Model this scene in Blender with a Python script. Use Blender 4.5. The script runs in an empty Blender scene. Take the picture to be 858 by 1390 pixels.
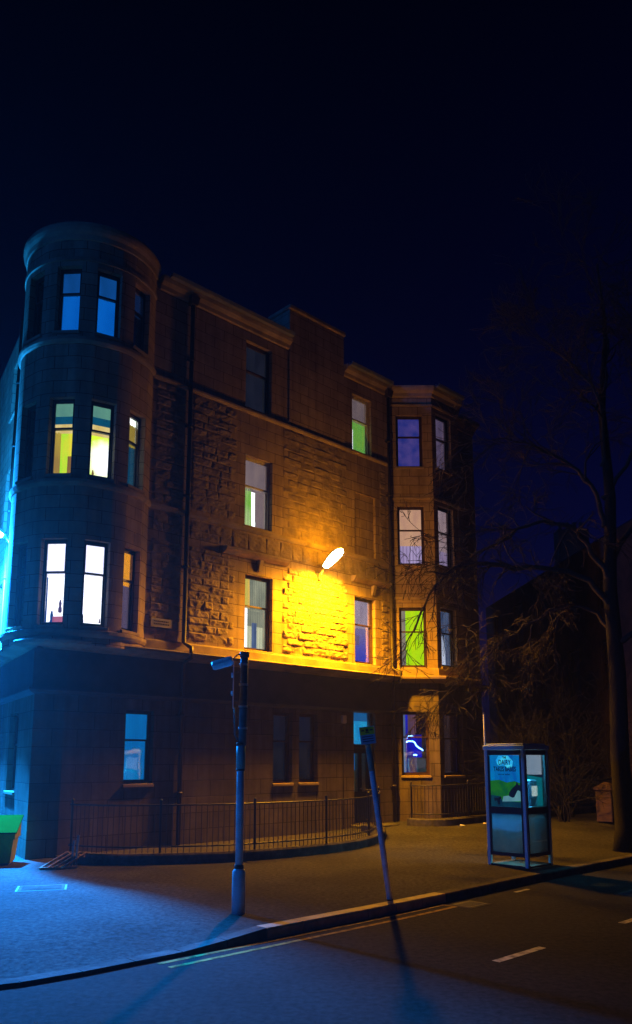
import bpy, math, random
from mathutils import Vector, Matrix, noise
R = math.radians
S = bpy.context.scene
COL = S.collection
random.seed(7)

# ------------------------------------------------------------------ helpers
def lin(r, g, b):
    f = lambda c: (c/255)/12.92 if c/255 <= .04045 else ((c/255+.055)/1.055)**2.4
    return (f(r), f(g), f(b))

class MB:
    """collects geometry for ONE mesh object"""
    def __init__(s): s.v = []; s.f = []; s.m = []; s.uv = []; s.mi = 0; s.sm = []
    def face(s, pts, uv=None, smooth=False):
        b = len(s.v); s.v += [tuple(p) for p in pts]
        s.f.append(tuple(range(b, b+len(pts)))); s.m.append(s.mi); s.sm.append(smooth)
        s.uv.append(uv or [(0, 0)]*len(pts)); return s
    def box(s, x0, x1, y0, y1, z0, z1, M=None):
        c = [(x, y, z) for z in (z0, z1) for y in (y0, y1) for x in (x0, x1)]
        if M: c = [tuple(M @ Vector(p)) for p in c]
        b = len(s.v); s.v += c
        for q in ((0, 2, 3, 1), (4, 5, 7, 6), (0, 1, 5, 4), (2, 6, 7, 3), (0, 4, 6, 2), (1, 3, 7, 5)):
            s.f.append(tuple(b+i for i in q)); s.m.append(s.mi); s.uv.append([(0, 0)]*4); s.sm.append(False)
        return s
    def cbox(s, x0, x1, y0, y1, z0, z1, c=.01, M=None):
        """box with chamfered edges"""
        def ring(z, i): return [(x0+i+c, y0+i, z), (x1-i-c, y0+i, z), (x1-i, y0+i+c, z), (x1-i, y1-i-c, z),
                                (x1-i-c, y1-i, z), (x0+i+c, y1-i, z), (x0+i, y1-i-c, z), (x0+i, y0+i+c, z)]
        return s.loft([ring(z0, c), ring(z0+c, 0), ring(z1-c, 0), ring(z1, c)], M=M)
    def loft(s, rings, caps=True, M=None, smooth=False, closed=True):
        b = len(s.v); n = len(rings[0])
        for r in rings: s.v += [tuple(M @ Vector(p)) if M else tuple(p) for p in r]
        for i in range(len(rings)-1):
            for j in range(n if closed else n-1):
                k = (j+1) % n
                s.f.append((b+i*n+j, b+i*n+k, b+(i+1)*n+k, b+(i+1)*n+j)); s.m.append(s.mi); s.uv.append([(0, 0)]*4); s.sm.append(smooth)
        if caps:
            s.f.append(tuple(b+j for j in range(n))[::-1]); s.m.append(s.mi); s.uv.append([(0, 0)]*n); s.sm.append(False)
            s.f.append(tuple(b+(len(rings)-1)*n+j for j in range(n))); s.m.append(s.mi); s.uv.append([(0, 0)]*n); s.sm.append(False)
        return s
    def tube(s, pts, rad, n=8, caps=True, smooth=True):
        P = [Vector(p) for p in pts]
        if not isinstance(rad, (list, tuple)): rad = [rad]*len(P)
        rings = []; t0 = None; a = None
        for i, p in enumerate(P):
            t = (P[min(i+1, len(P)-1)]-P[max(i-1, 0)]).normalized()
            if a is None:
                a = t.orthogonal().normalized()
            else:
                a = (a - t*a.dot(t)); a = a.normalized() if a.length > 1e-6 else t.orthogonal().normalized()
            bb = t.cross(a)
            rings.append([tuple(p+(a*math.cos(2*math.pi*k/n)+bb*math.sin(2*math.pi*k/n))*rad[i]) for k in range(n)])
        return s.loft(rings, caps=caps, smooth=smooth)
    def poly(s, pts, z0, z1):
        return s.loft([[(p[0], p[1], z0) for p in pts], [(p[0], p[1], z1) for p in pts]])
    def build(s, name, mats, parent=None, loc=None, rotz=None):
        me = bpy.data.meshes.new(name)
        me.from_pydata(s.v, [], s.f)
        for m in (mats if isinstance(mats, (list, tuple)) else [mats]): me.materials.append(m)
        uvl = me.uv_layers.new(name='UVMap'); i = 0
        for p, mi, uv, sm in zip(me.polygons, s.m, s.uv, s.sm):
            p.material_index = mi; p.use_smooth = sm
            for k in range(p.loop_total): uvl.data[p.loop_start+k].uv = uv[k]
        me.update()
        o = bpy.data.objects.new(name, me); COL.objects.link(o)
        if parent: o.parent = parent
        if loc is not None: o.location = loc
        if rotz is not None: o.rotation_euler = (0, 0, rotz)
        return o

def tag(o, label=None, cat=None, group=None, kind=None):
    if label: o['label'] = label
    if cat: o['category'] = cat
    if group: o['group'] = group
    if kind: o['kind'] = kind
    return o
def empty(name, loc, rz, label, cat, group=None):
    o = bpy.data.objects.new(name, None); COL.objects.link(o); o.location = loc; o.rotation_euler = (0, 0, rz)
    o.empty_display_size = .2
    return tag(o, label, cat, group)

def sweep(mb, path, prof, closed_prof=True, uvs=False):
    """sweep an (offset outward, z) profile along a 2D path; outward = right hand side of travel"""
    n = len(path); rings = []
    for i, p in enumerate(path):
        a = Vector(path[max(i-1, 0)]); b = Vector(path[i]); c = Vector(path[min(i+1, n-1)])
        d1 = (b-a).normalized() if i > 0 else (c-b).normalized()
        d2 = (c-b).normalized() if i < n-1 else d1
        n1 = Vector((d1.y, -d1.x)); n2 = Vector((d2.y, -d2.x))
        m = (n1+n2).normalized(); k = 1/max(.4, m.dot(n1))
        rings.append([(b.x+m.x*o*k, b.y+m.y*o*k, z) for o, z in prof])
    mb.loft(rings, closed=closed_prof)
    return mb

# ------------------------------------------------------------------ materials
def newmat(name):
    m = bpy.data.materials.new(name); m.use_nodes = True
    nt = m.node_tree; nt.nodes.clear()
    out = nt.nodes.new('ShaderNodeOutputMaterial')
    return m, nt, out
def N(nt, t, **kw):
    n = nt.nodes.new(t)
    for k, v in kw.items():
        if k.startswith('i_'): n.inputs[k[2:].replace('_', ' ')].default_value = v
        else: setattr(n, k, v)
    return n
def noisy(name, c1, c2, scale=3, rough=.8, metal=0, bump=0, bscale=60, detail=6, spec=.4, patch=None, coord='Object'):
    m, nt, out = newmat(name); L = nt.links.new
    tc = N(nt, 'ShaderNodeTexCoord')
    t = N(nt, 'ShaderNodeTexNoise', i_Scale=float(scale), i_Detail=detail, i_Roughness=.7); L(tc.outputs[coord], t.inputs['Vector'])
    r = N(nt, 'ShaderNodeValToRGB'); r.color_ramp.elements[0].position = .32; r.color_ramp.elements[1].position = .68
    r.color_ramp.elements[0].color = (*c1, 1); r.color_ramp.elements[1].color = (*c2, 1)
    L(t.outputs['Fac'], r.inputs['Fac'])
    b = N(nt, 'ShaderNodeBsdfPrincipled', i_Roughness=rough, i_Metallic=metal)
    b.inputs['Specular IOR Level'].default_value = spec
    col = r.outputs['Color']
    if patch:
        t2 = N(nt, 'ShaderNodeTexNoise', i_Scale=patch[0], i_Detail=3.0); L(tc.outputs[coord], t2.inputs['Vector'])
        r2 = N(nt, 'ShaderNodeValToRGB'); r2.color_ramp.elements[0].position = .45; r2.color_ramp.elements[1].position = .62
        r2.color_ramp.elements[0].color = (1, 1, 1, 1); r2.color_ramp.elements[1].color = (patch[1],)*3+(1,)
        mx = N(nt, 'ShaderNodeMix', data_type='RGBA', blend_type='MULTIPLY'); mx.inputs['Factor'].default_value = 1
        L(t2.outputs['Fac'], r2.inputs['Fac']); L(col, mx.inputs['A']); L(r2.outputs['Color'], mx.inputs['B']); col = mx.outputs['Result']
    L(col, b.inputs['Base Color'])
    if bump:
        t3 = N(nt, 'ShaderNodeTexNoise', i_Scale=bscale, i_Detail=5.0); L(tc.outputs[coord], t3.inputs['Vector'])
        bp = N(nt, 'ShaderNodeBump', i_Strength=bump, i_Distance=.01); L(t3.outputs['Fac'], bp.inputs['Height']); L(bp.outputs['Normal'], b.inputs['Normal'])
    L(b.outputs[0], out.inputs[0])
    return m

def stone(name, c1, c2, mortar, bw=.62, bh=.3):
    """sandstone ashlar: tone shifts from block to block, joints, soot streaks; UV in metres"""
    m, nt, out = newmat(name); L = nt.links.new
    uv = N(nt, 'ShaderNodeUVMap'); tc = N(nt, 'ShaderNodeTexCoord')
    br = N(nt, 'ShaderNodeTexBrick', offset=.5)
    for k, v in (('Color1', (*c1, 1)), ('Color2', (*c2, 1)), ('Mortar', (*mortar, 1)), ('Scale', 1.0), ('Mortar Size', .009), ('Mortar Smooth', .3), ('Brick Width', bw), ('Row Height', bh)):
        br.inputs[k].default_value = v
    L(uv.outputs[0], br.inputs['Vector'])
    t = N(nt, 'ShaderNodeTexNoise', i_Scale=1.1, i_Detail=8.0, i_Roughness=.7); L(tc.outputs['Object'], t.inputs['Vector'])
    r = N(nt, 'ShaderNodeValToRGB'); r.color_ramp.elements[0].position = .3; r.color_ramp.elements[1].position = .66
    r.color_ramp.elements[0].color = (.58, .56, .55, 1); r.color_ramp.elements[1].color = (1.1, 1.08, 1.05, 1); L(t.outputs['Fac'], r.inputs['Fac'])
    mp = N(nt, 'ShaderNodeMapping'); mp.inputs['Scale'].default_value = (5, 5, .35); L(tc.outputs['Object'], mp.inputs['Vector'])
    ts = N(nt, 'ShaderNodeTexNoise', i_Scale=1.0, i_Detail=5.0); L(mp.outputs[0], ts.inputs['Vector'])
    rs = N(nt, 'ShaderNodeValToRGB'); rs.color_ramp.elements[0].position = .4; rs.color_ramp.elements[1].position = .6
    rs.color_ramp.elements[0].color = (.72, .7, .68, 1); rs.color_ramp.elements[1].color = (1, 1, 1, 1); L(ts.outputs['Fac'], rs.inputs['Fac'])
    a = N(nt, 'ShaderNodeMix', data_type='RGBA', blend_type='MULTIPLY'); a.inputs['Factor'].default_value = 1
    L(br.outputs['Color'], a.inputs['A']); L(r.outputs['Color'], a.inputs['B'])
    a2 = N(nt, 'ShaderNodeMix', data_type='RGBA', blend_type='MULTIPLY'); a2.inputs['Factor'].default_value = .8
    L(a.outputs['Result'], a2.inputs['A']); L(rs.outputs['Color'], a2.inputs['B'])
    b = N(nt, 'ShaderNodeBsdfPrincipled', i_Roughness=.88); b.inputs['Specular IOR Level'].default_value = .25
    L(a2.outputs['Result'], b.inputs['Base Color'])
    t3 = N(nt, 'ShaderNodeTexNoise', i_Scale=28.0, i_Detail=6.0, i_Roughness=.7); L(tc.outputs['Object'], t3.inputs['Vector'])
    ma = N(nt, 'ShaderNodeMath', operation='MULTIPLY_ADD'); ma.inputs[1].default_value = -2.2
    L(br.outputs['Fac'], ma.inputs[0]); L(t3.outputs['Fac'], ma.inputs[2])
    bp = N(nt, 'ShaderNodeBump', i_Strength=.55, i_Distance=.012); L(ma.outputs[0], bp.inputs['Height']); L(bp.outputs['Normal'], b.inputs['Normal'])
    L(b.outputs[0], out.inputs[0])
    return m

def lit(name, c1, c2, strength=1.0, mode='noise', scale=(3, 3, 1.2), stripes=0):
    """material of something lit from inside a room (blind, curtain, room wall): it gives off light"""
    m, nt, out = newmat(name); L = nt.links.new
    tc = N(nt, 'ShaderNodeTexCoord'); mp = N(nt, 'ShaderNodeMapping'); mp.inputs['Scale'].default_value = scale
    L(tc.outputs['Object'], mp.inputs['Vector'])
    if mode in ('z', 'x'):
        sp = N(nt, 'ShaderNodeSeparateXYZ'); L(mp.outputs[0], sp.inputs[0])
        t = N(nt, 'ShaderNodeTexNoise', i_Scale=2.0, i_Detail=3.0); L(tc.outputs['Object'], t.inputs['Vector'])
        ad = N(nt, 'ShaderNodeMath', operation='MULTIPLY_ADD'); ad.inputs[1].default_value = .35
        L(t.outputs['Fac'], ad.inputs[0]); L(sp.outputs['XZ'.index(mode.upper()) and 2 or 0], ad.inputs[2])
        sb = N(nt, 'ShaderNodeMath', operation='SUBTRACT', use_clamp=True); sb.inputs[1].default_value = .17; L(ad.outputs[0], sb.inputs[0]); fac = sb.outputs[0]
    elif mode == 'rad':      # lamp glow painted into the room's emission: scale = (centre x, centre z, reach) in metres
        mp.inputs['Scale'].default_value = (1, 0, 1); vd = N(nt, 'ShaderNodeVectorMath', operation='DISTANCE'); vd.inputs[1].default_value = (scale[0], 0, scale[1]); L(mp.outputs[0], vd.inputs[0])
        t = N(nt, 'ShaderNodeTexNoise', i_Scale=4.0, i_Detail=3.0); L(tc.outputs['Object'], t.inputs['Vector'])
        ad = N(nt, 'ShaderNodeMath', operation='MULTIPLY_ADD'); ad.inputs[1].default_value = .35; L(t.outputs['Fac'], ad.inputs[0]); L(vd.outputs['Value'], ad.inputs[2])
        rr = N(nt, 'ShaderNodeMapRange'); rr.inputs['From Min'].default_value = scale[2]*.75; rr.inputs['From Max'].default_value = scale[2]*1.35; L(ad.outputs[0], rr.inputs['Value']); fac = rr.outputs[0]
    else:
        t = N(nt, 'ShaderNodeTexNoise', i_Scale=1.0, i_Detail=4.0); L(mp.outputs[0], t.inputs['Vector'])
        rr = N(nt, 'ShaderNodeMapRange'); rr.inputs['From Min'].default_value = .35; rr.inputs['From Max'].default_value = .65; L(t.outputs['Fac'], rr.inputs['Value']); fac = rr.outputs[0]
    mx = N(nt, 'ShaderNodeMix', data_type='RGBA'); L(fac, mx.inputs['Factor'])
    mx.inputs['A'].default_value = (*c1, 1); mx.inputs['B'].default_value = (*c2, 1)
    col = mx.outputs['Result']
    if stripes:
        w = N(nt, 'ShaderNodeTexWave', i_Scale=stripes, i_Distortion=.6, i_Detail=1.0); L(tc.outputs['Object'], w.inputs['Vector'])
        m2 = N(nt, 'ShaderNodeMix', data_type='RGBA', blend_type='MULTIPLY'); m2.inputs['Factor'].default_value = .35
        L(col, m2.inputs['A']); L(w.outputs['Color'], m2.inputs['B']); col = m2.outputs['Result']
    e = N(nt, 'ShaderNodeEmission'); e.inputs['Strength'].default_value = strength*1.3
    L(col, e.inputs['Color']); L(e.outputs[0], out.inputs[0])
    return m

def glass(name, tint=(1, 1, 1), gl=.09):
    m, nt, out = newmat(name); L = nt.links.new
    tr = N(nt, 'ShaderNodeBsdfTransparent'); tr.inputs[0].default_value = (*tint, 1)
    g = N(nt, 'ShaderNodeBsdfGlossy', i_Roughness=.03); g.inputs[0].default_value = (1, 1, 1, 1)
    fr = N(nt, 'ShaderNodeLayerWeight'); fr.inputs['Blend'].default_value = .3
    tc = N(nt, 'ShaderNodeTexCoord'); t = N(nt, 'ShaderNodeTexNoise', i_Scale=2.2, i_Detail=1.0); L(tc.outputs['Object'], t.inputs['Vector'])
    bp = N(nt, 'ShaderNodeBump', i_Strength=.12, i_Distance=.02); L(t.outputs['Fac'], bp.inputs['Height']); L(bp.outputs[0], g.inputs['Normal'])
    mr = N(nt, 'ShaderNodeMapRange'); mr.inputs['To Min'].default_value = gl; mr.inputs['To Max'].default_value = .7
    L(fr.outputs['Fresnel'], mr.inputs['Value'])
    mx = N(nt, 'ShaderNodeMixShader'); L(mr.outputs[0], mx.inputs[0]); L(tr.outputs[0], mx.inputs[1]); L(g.outputs[0], mx.inputs[2]); L(mx.outputs[0], out.inputs[0])
    return m

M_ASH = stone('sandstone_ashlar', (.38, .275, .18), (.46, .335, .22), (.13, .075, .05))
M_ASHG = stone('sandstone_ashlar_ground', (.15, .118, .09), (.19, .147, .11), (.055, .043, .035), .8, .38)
M_TRIM = noisy('sandstone_trim', (.30, .215, .14), (.45, .33, .21), 2.5, .85, bump=.4, bscale=35, patch=(1.3, .65))
M_ROCK = noisy('sandstone_rock_faced', (.23, .16, .10), (.40, .29, .19), 2.2, .92, bump=.9, bscale=38, patch=(3, .7))
M_FASC = noisy('painted_fascia', (.05, .05, .055), (.085, .08, .08), 2, .6, bump=.2)
M_SLATE = noisy('roof_slate', (.04, .045, .055), (.08, .08, .09), 6, .6, bump=.5, bscale=12)
M_LEAD = noisy('lead', (.12, .13, .15), (.2, .2, .22), 5, .5)
M_IRON = noisy('cast_iron', (.02, .02, .022), (.045, .04, .038), 9, .5, bump=.2)
M_PIPE = noisy('pipe_paint', (.035, .028, .024), (.07, .05, .035), 6, .45)
M_SASH = noisy('sash_dark_wood', (.035, .02, .015), (.08, .04, .025), 8, .4)
M_SASHW = noisy('sash_pale_paint', (.45, .4, .36), (.6, .55, .5), 8, .4)
M_DARKROOM = noisy('dark_room', (.01, .01, .012), (.02, .02, .02), 2, .9)
M_GLASS = glass('window_glass')
M_ASPH = noisy('asphalt', (.012, .0115, .0115), (.042, .04, .038), 13, .95, bump=1.0, bscale=140, patch=(.45, .7), spec=.1)
M_PAVE = noisy('pavement_asphalt', (.022, .021, .019), (.085, .08, .074), 14, .97, bump=1.2, bscale=110, patch=(.55, .72), spec=.08)
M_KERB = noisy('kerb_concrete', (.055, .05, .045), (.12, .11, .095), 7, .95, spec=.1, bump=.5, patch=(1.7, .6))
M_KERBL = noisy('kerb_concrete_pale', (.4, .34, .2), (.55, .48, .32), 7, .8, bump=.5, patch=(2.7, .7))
M_YELL = noisy('road_paint_yellow', (.26, .17, .04), (.5, .36, .1), 9, .9, patch=(8, .45), spec=.05)
M_WHITE = noisy('road_paint_white', (.35, .34, .33), (.62, .6, .58), 9, .7, patch=(8, .4))
M_GALV = noisy('galvanised_steel', (.7, .78, .82), (.84, .86, .88), 8, .5, metal=0, patch=(5, .75))
M_GALVD = noisy('weathered_steel', (.09, .1, .11), (.17, .18, .19), 12, .5, metal=.1)
M_BARK = noisy('bark', (.006, .005, .004), (.02, .015, .012), 14, .95, bump=1, bscale=30)
M_TWIG = noisy('twig_bark', (.028, .02, .016), (.06, .042, .03), 20, .9)
M_BRICKR = noisy('red_sandstone', (.06, .035, .028), (.11, .06, .045), 3, .9, patch=(1, .6))
M_SOIL = noisy('garden_soil', (.02, .016, .012), (.045, .035, .025), 9, .95, bump=1)
M_BLACK = noisy('black_paint', (.012, .012, .014), (.03, .03, .03), 10, .5)

# ------------------------------------------------------------------ building frame: x along the front wall, y into the building
P0 = Vector((-3.16, 19.4, 0)); RZ = math.atan2(.694, .72)
cR, sR = math.cos(RZ), math.sin(RZ)
def W(u, v, z=0): return (P0.x+u*cR-v*sR, P0.y+u*sR+v*cR, z)
def sm(a, b, x): t = max(0, min(1, (x-a)/(b-a))); return t*t*(3-2*t)
def gh(u, v): return .2*sm(2.5, 9, u)*sm(-7.2, -3.5, v) - .085*(1-sm(-5.6, -4.7, u))*(1-sm(-8.3, -6.6, v))*sm(-11, -9.5, u)          # the pavement rises gently towards the far garden

bld = empty('tenement_building', P0, RZ, 'four storey sandstone tenement with round corner tower and lit windows', 'building')

def wall(mb, P, inward, s0, s1, z0, z1, ops=(), step=None, depth=.2, zextra=()):
    ss = {s0, s1}; zz = {z0, z1} | {z for z in zextra if z0 < z < z1}
    for a, b, c, d in ops: ss |= {a, b}; zz |= {c, d}
    if step:
        s = s0
        while s < s1: 
            if not any(a < s < b for a, b, c, d in ops): ss.add(s)
            s += step
    ss = sorted(ss); zz = sorted(zz)
    def pt(s, z, dd=0):
        x, y = P(s)
        if dd: i = inward(s); x += i[0]*dd; y += i[1]*dd
        return (x, y, z)
    for i in range(len(ss)-1):
        for j in range(len(zz)-1):
            a, b, c, d = ss[i], ss[i+1], zz[j], zz[j+1]
            if any(o[0]-1e-6 <= a and b <= o[1]+1e-6 and o[2]-1e-6 <= c and d <= o[3]+1e-6 for o in ops): continue
            mb.face([pt(a, c), pt(b, c), pt(b, d), pt(a, d)], [(a, c), (b, c), (b, d), (a, d)])
    for a, b, c, d in ops:
        mb.face([pt(a, c), pt(a, d), pt(a, d, depth), pt(a, c, depth)], [(0, c), (0, d), (depth, d), (depth, c)])
        mb.face([pt(b, d), pt(b, c), pt(b, c, depth), pt(b, d, depth)], [(0, d), (0, c), (depth, c), (depth, d)])
        mb.face([pt(a, c), pt(a, c, depth), pt(b, c, depth), pt(b, c)], [(a, 0), (a, depth), (b, depth), (b, 0)])
        mb.face([pt(a, d), pt(b, d), pt(b, d, depth), pt(a, d, depth)], [(a, 0), (b, 0), (b, depth), (a, depth)])
def line(o, ang):
    d = (math.cos(ang), math.sin(ang)); n = (-d[1], d[0])
    return (lambda s: (o[0]+d[0]*s, o[1]+d[1]*s)), (lambda s: n)

ZC, ZE = 4.5, 14.1      # top of the ground floor, eaves
# --- plan
TC, TR = (-2.41, 1.07), 1.59                   # corner tower
A0 = (-3.12, 0.0); B0 = (-3.74, .14)           # canted ground floor corner
SA = math.atan2(.9725, .2317)                  # side wall direction (away from the corner)
SD = (math.cos(SA), math.sin(SA))
side_far = (B0[0]+SD[0]*10, B0[1]+SD[1]*10)
BAYA = -RZ                                     # first canted face of the bay
b0 = (7.75, 0.0); b1 = (7.75+1.38*math.cos(BAYA), 1.38*math.sin(BAYA)); b2 = (b1[0]+1.42, b1[1]); b3 = (b2[0]+(b1[0]-b0[0]), 0.0)
U_END = 12.45
tang = lambda th: (TC[0]+TR*math.sin(th), TC[1]-TR*math.cos(th))
TH0, TH1 = R(-151), math.asin((-1.23-TC[0])/TR)
uT = -1.23

# openings
G_OPS = [(-1.62, -.87, 1.47, 3.14), (2.82, 3.5, 1.40, 3.27), (3.75, 4.45, 1.40, 3.27), (5.92, 6.85, .2, 3.5)]
F1 = [(1.79, 2.75, 4.85, 6.88), (6.0, 6.93, 4.85, 6.88)]
F2 = [(1.74, 2.70, 8.2, 10.2), (6.05, 7.0, 8.2, 10.18)]
F3 = [(1.70, 2.64, 11.56, 13.55), (5.96, 6.85, 11.51, 13.4)]
TZ = [(4.87, 6.80), (8.27, 10.1), (11.72, 13.36)]
BZ1 = [(1.54, 3.48), (4.85, 6.76), (8.14, 10.1), (11.42, 13.22)]
BZ2 = [(1.54, 3.48), (4.9, 6.8), (8.18, 10.18), (11.45, 13.36)]

mb = MB()
PF, nF = line((0, 0), 0)
mb.mi = 0
wall(mb, PF, nF, uT-.02, 7.75, ZC-.05, ZE, F1+F2+F3)
wall(mb, PF, nF, b3[0], U_END, ZC-.05, ZE)
Pc, nc = line(b0, BAYA); Pf, nf = line(b1, 0); Pd, nd = line(b2, -BAYA)
wall(mb, Pc, nc, 0, 1.38, ZC-.05, ZE, [(.2, 1.07, a, b) for a, b in BZ1[1:]])
wall(mb, Pf, nf, 0, 1.42, ZC-.05, ZE, [(.22, 1.03, a, b) for a, b in BZ2[1:]])
wall(mb, Pd, nd, 0, 1.38, ZC-.05, ZE)
# tower
dw = math.asin(.29/TR)
TW = [R(a)-RZ for a in (-38, -3.5, 30.5, 65)]
Pt = lambda s: tang(s/TR); nt_ = lambda s: (-math.sin(s/TR), math.cos(s/TR))
wall(mb, Pt, nt_, TH0*TR, TH1*TR, ZC-.05, ZE+.1, [((t-dw)*TR, (t+dw)*TR, a, b) for t in TW for a, b in TZ], step=.11)
# upper side wall
ps = tang(TH0)
k0 = (ps[0]-B0[0])*SD[0]+(ps[1]-B0[1])*SD[1]
Ps, ns_ = line(side_far, SA+math.pi)
wall(mb, Ps, ns_, 0, 10-k0+.12, ZC-.05, ZE, [(4.2, 5.2, a, b) for a, b in TZ])
# ground floor
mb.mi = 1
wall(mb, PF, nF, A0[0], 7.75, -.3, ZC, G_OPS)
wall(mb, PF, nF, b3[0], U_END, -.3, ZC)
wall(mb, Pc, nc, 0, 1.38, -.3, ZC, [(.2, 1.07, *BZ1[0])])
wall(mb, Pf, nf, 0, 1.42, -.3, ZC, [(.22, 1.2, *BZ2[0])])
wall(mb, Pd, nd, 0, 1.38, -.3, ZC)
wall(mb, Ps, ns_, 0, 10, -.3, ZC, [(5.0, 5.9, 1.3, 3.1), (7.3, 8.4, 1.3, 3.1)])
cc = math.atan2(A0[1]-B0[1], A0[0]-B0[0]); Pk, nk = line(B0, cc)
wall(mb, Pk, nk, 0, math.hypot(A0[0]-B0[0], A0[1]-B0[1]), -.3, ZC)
# far end and back
Pe, ne = line((U_END, 0), math.pi/2); wall(mb, Pe, ne, 0, 9.9, -.3, ZE)
Pb, nb = line((U_END, 9.9), math.pi); wall(mb, Pb, nb, 0, U_END-side_far[0], -.3, ZE)
# rock-faced masonry between the dressed margins: every stone is its own lump
def rock(mb, Pw, nw, u0, u1, z0, z1, seed, lteeth=True, rteeth=True, ch=.205, amp=.6):
    rnd = random.Random(seed); z = z0; row = 0
    while z < z1-.05:
        h = min(ch*rnd.uniform(.92, 1.08), z1-z)
        if z1-(z+h) < .07: h = z1-z
        a = u0+(.17 if (row % 2 and lteeth) else 0); b = u1-(.17 if (row % 2 and rteeth) else 0)
        u = a
        while u < b-1e-3:
            w = min(rnd.uniform(.26, .68), b-u)
            if b-(u+w) < .16: w = b-u
            nx = max(4, int(w/.034)); nz = max(5, int(h/.03)); base = rnd.uniform(.02, .048)*amp; tilt = rnd.uniform(-.03, .035); ox = rnd.uniform(0, 99)
            g = []
            for j in range(nz+1):
                for i in range(nx+1):
                    x = .006+(w-.012)*i/nx; y = .006+(h-.012)*j/nz
                    e = min(1, x/.03, (w-x)/.03)*min(1, y/.028, (h-y)/.028); e = max(0, e)**.6
                    q = noise.fractal(Vector((x*7+ox, y*11, seed)), .8, 2.1, 4)
                    q2 = noise.noise(Vector((x*3.1+ox, y*3, 7.7)))
                    dd = e*(base+tilt*(y/h-.5)+.026*q*amp+.02*q2)
                    p = Pw(u+x); n_ = nw(u+x); dd = max(.004 if e > .01 else .003, dd)
                    g.append((p[0]-n_[0]*dd, p[1]-n_[1]*dd, z+y))
            bb = len(mb.v); mb.v += g
            for j in range(nz):
                for i in range(nx):
                    k = bb+j*(nx+1)+i
                    mb.f.append((k, k+1, k+nx+2, k+nx+1)); mb.m.append(mb.mi); mb.uv.append([(0, 0)]*4); mb.sm.append(False)
            u += w
        z += h; row += 1
mb.mi = 2
for (za, zb, rw) in ((4.92, 7.3, 0), (8.26, 11.35, 1)):
    rock(mb, PF, nF, -1.12, -.24, za, zb, 3+rw, False, False)
    rock(mb, PF, nF, .0, 1.42, za, zb, 5+rw, False, True)
    rock(mb, PF, nF, 3.12, 5.68, za, zb, 7+rw, amp=.8 if not rw else .35)
    rock(mb, PF, nF, 7.2, 7.5, za, zb, 9+rw, False, False)
# small stippled band above the first floor heads
rock(mb, PF, nF, -1.12, -.24, 7.5, 7.98, 31, False, False, .24, .6)
rock(mb, PF, nF, 0, 1.3, 7.5, 7.98, 32, False, False, .24, .6)
rock(mb, PF, nF, 1.32, 7.5, 7.52, 7.98, 33, False, False, .46, .6)
mb.build('stone_wall', [M_ASH, M_ASHG, M_ROCK], bld)

# --- roof
mb = MB()
top = [side_far]+[(ps[0], ps[1])]+[tang(TH0+(TH1-TH0)*i/14) for i in range(15)]+[b0, b1, b2, b3, (U_END, 0), (U_END, 9.9)]
mb.poly(top, ZE-.1, ZE+.06)
ra = (-1.2, 4.9, 15.4); rb = (U_END, 4.9, 15.4)
zr = ZE+.1
mb.face([(uT-.4, .1, zr), (U_END, .1, zr), rb, ra]); mb.face([(U_END, 9.8, zr), (side_far[0]+.2, 9.8, zr), ra, rb])
mb.face([(side_far[0]+.2, 9.8, zr), (uT-1.5, 1.6, zr), ra]); mb.face([(uT-1.5, 1.6, zr), (uT-.4, .1, zr), ra]); mb.face([(U_END, .1, zr), (U_END, 9.8, zr), rb])
roof = mb.build('slate_roof', M_SLATE, bld)
# tower cap
mb = MB(); rings = []
for r_, z in ((TR+.02, 14.42), (TR*.8, 14.62), (TR*.5, 14.8), (.12, 14.92)):
    rings.append([(TC[0]+r_*math.sin(2*math.pi*k/40), TC[1]-r_*math.cos(2*math.pi*k/40), z) for k in range(40)][::-1])
mb.loft(rings, smooth=True).build('tower_cap', M_LEAD, bld)
# chimney wallhead, flush with the front wall, standing through the eaves
mb = MB(); mb.mi = 0
cx0, cx1 = 3.28, 5.56
def ubox(mb, x0, x1, y0, y1, z0, z1):
    mb.face([(x0, y0, z0), (x1, y0, z0), (x1, y0, z1), (x0, y0, z1)], [(x0, z0), (x1, z0), (x1, z1), (x0, z1)])
    mb.face([(x1, y0, z0), (x1, y1, z0), (x1, y1, z1), (x1, y0, z1)], [(y0, z0), (y1, z0), (y1, z1), (y0, z1)])
    mb.face([(x0, y1, z0), (x0, y0, z0), (x0, y0, z1), (x0, y1, z1)], [(y1, z0), (y0, z0), (y0, z1), (y1, z1)])
    mb.face([(x1, y1, z0), (x0, y1, z0), (x0, y1, z1), (x1, y1, z1)], [(x1, z0), (x0, z0), (x0, z1), (x1, z1)])
    mb.face([(x0, y0, z1), (x1, y0, z1), (x1, y1, z1), (x0, y1, z1)], [(x0, y0), (x1, y0), (x1, y1), (x0, y1)])
ubox(mb, cx0, cx1, -.045, .85, 11.6, 15.12)
chim = mb.build('chimney_wallhead', [M_ASH], bld)
mb = MB(); mb.cbox(cx0-.05, cx1+.05, -.11, .92, 15.12, 15.27, .03); mb.build('coping', M_TRIM, chim)
for xx in (4.0, 4.8):
    mb = MB(); mb.tube([(xx, .45, 15.2), (xx, .45, 15.46)], [.13, .11], 14)
    # low can set well behind the coping
    o = mb.build('chimney_can', M_TRIM, chim)
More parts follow.
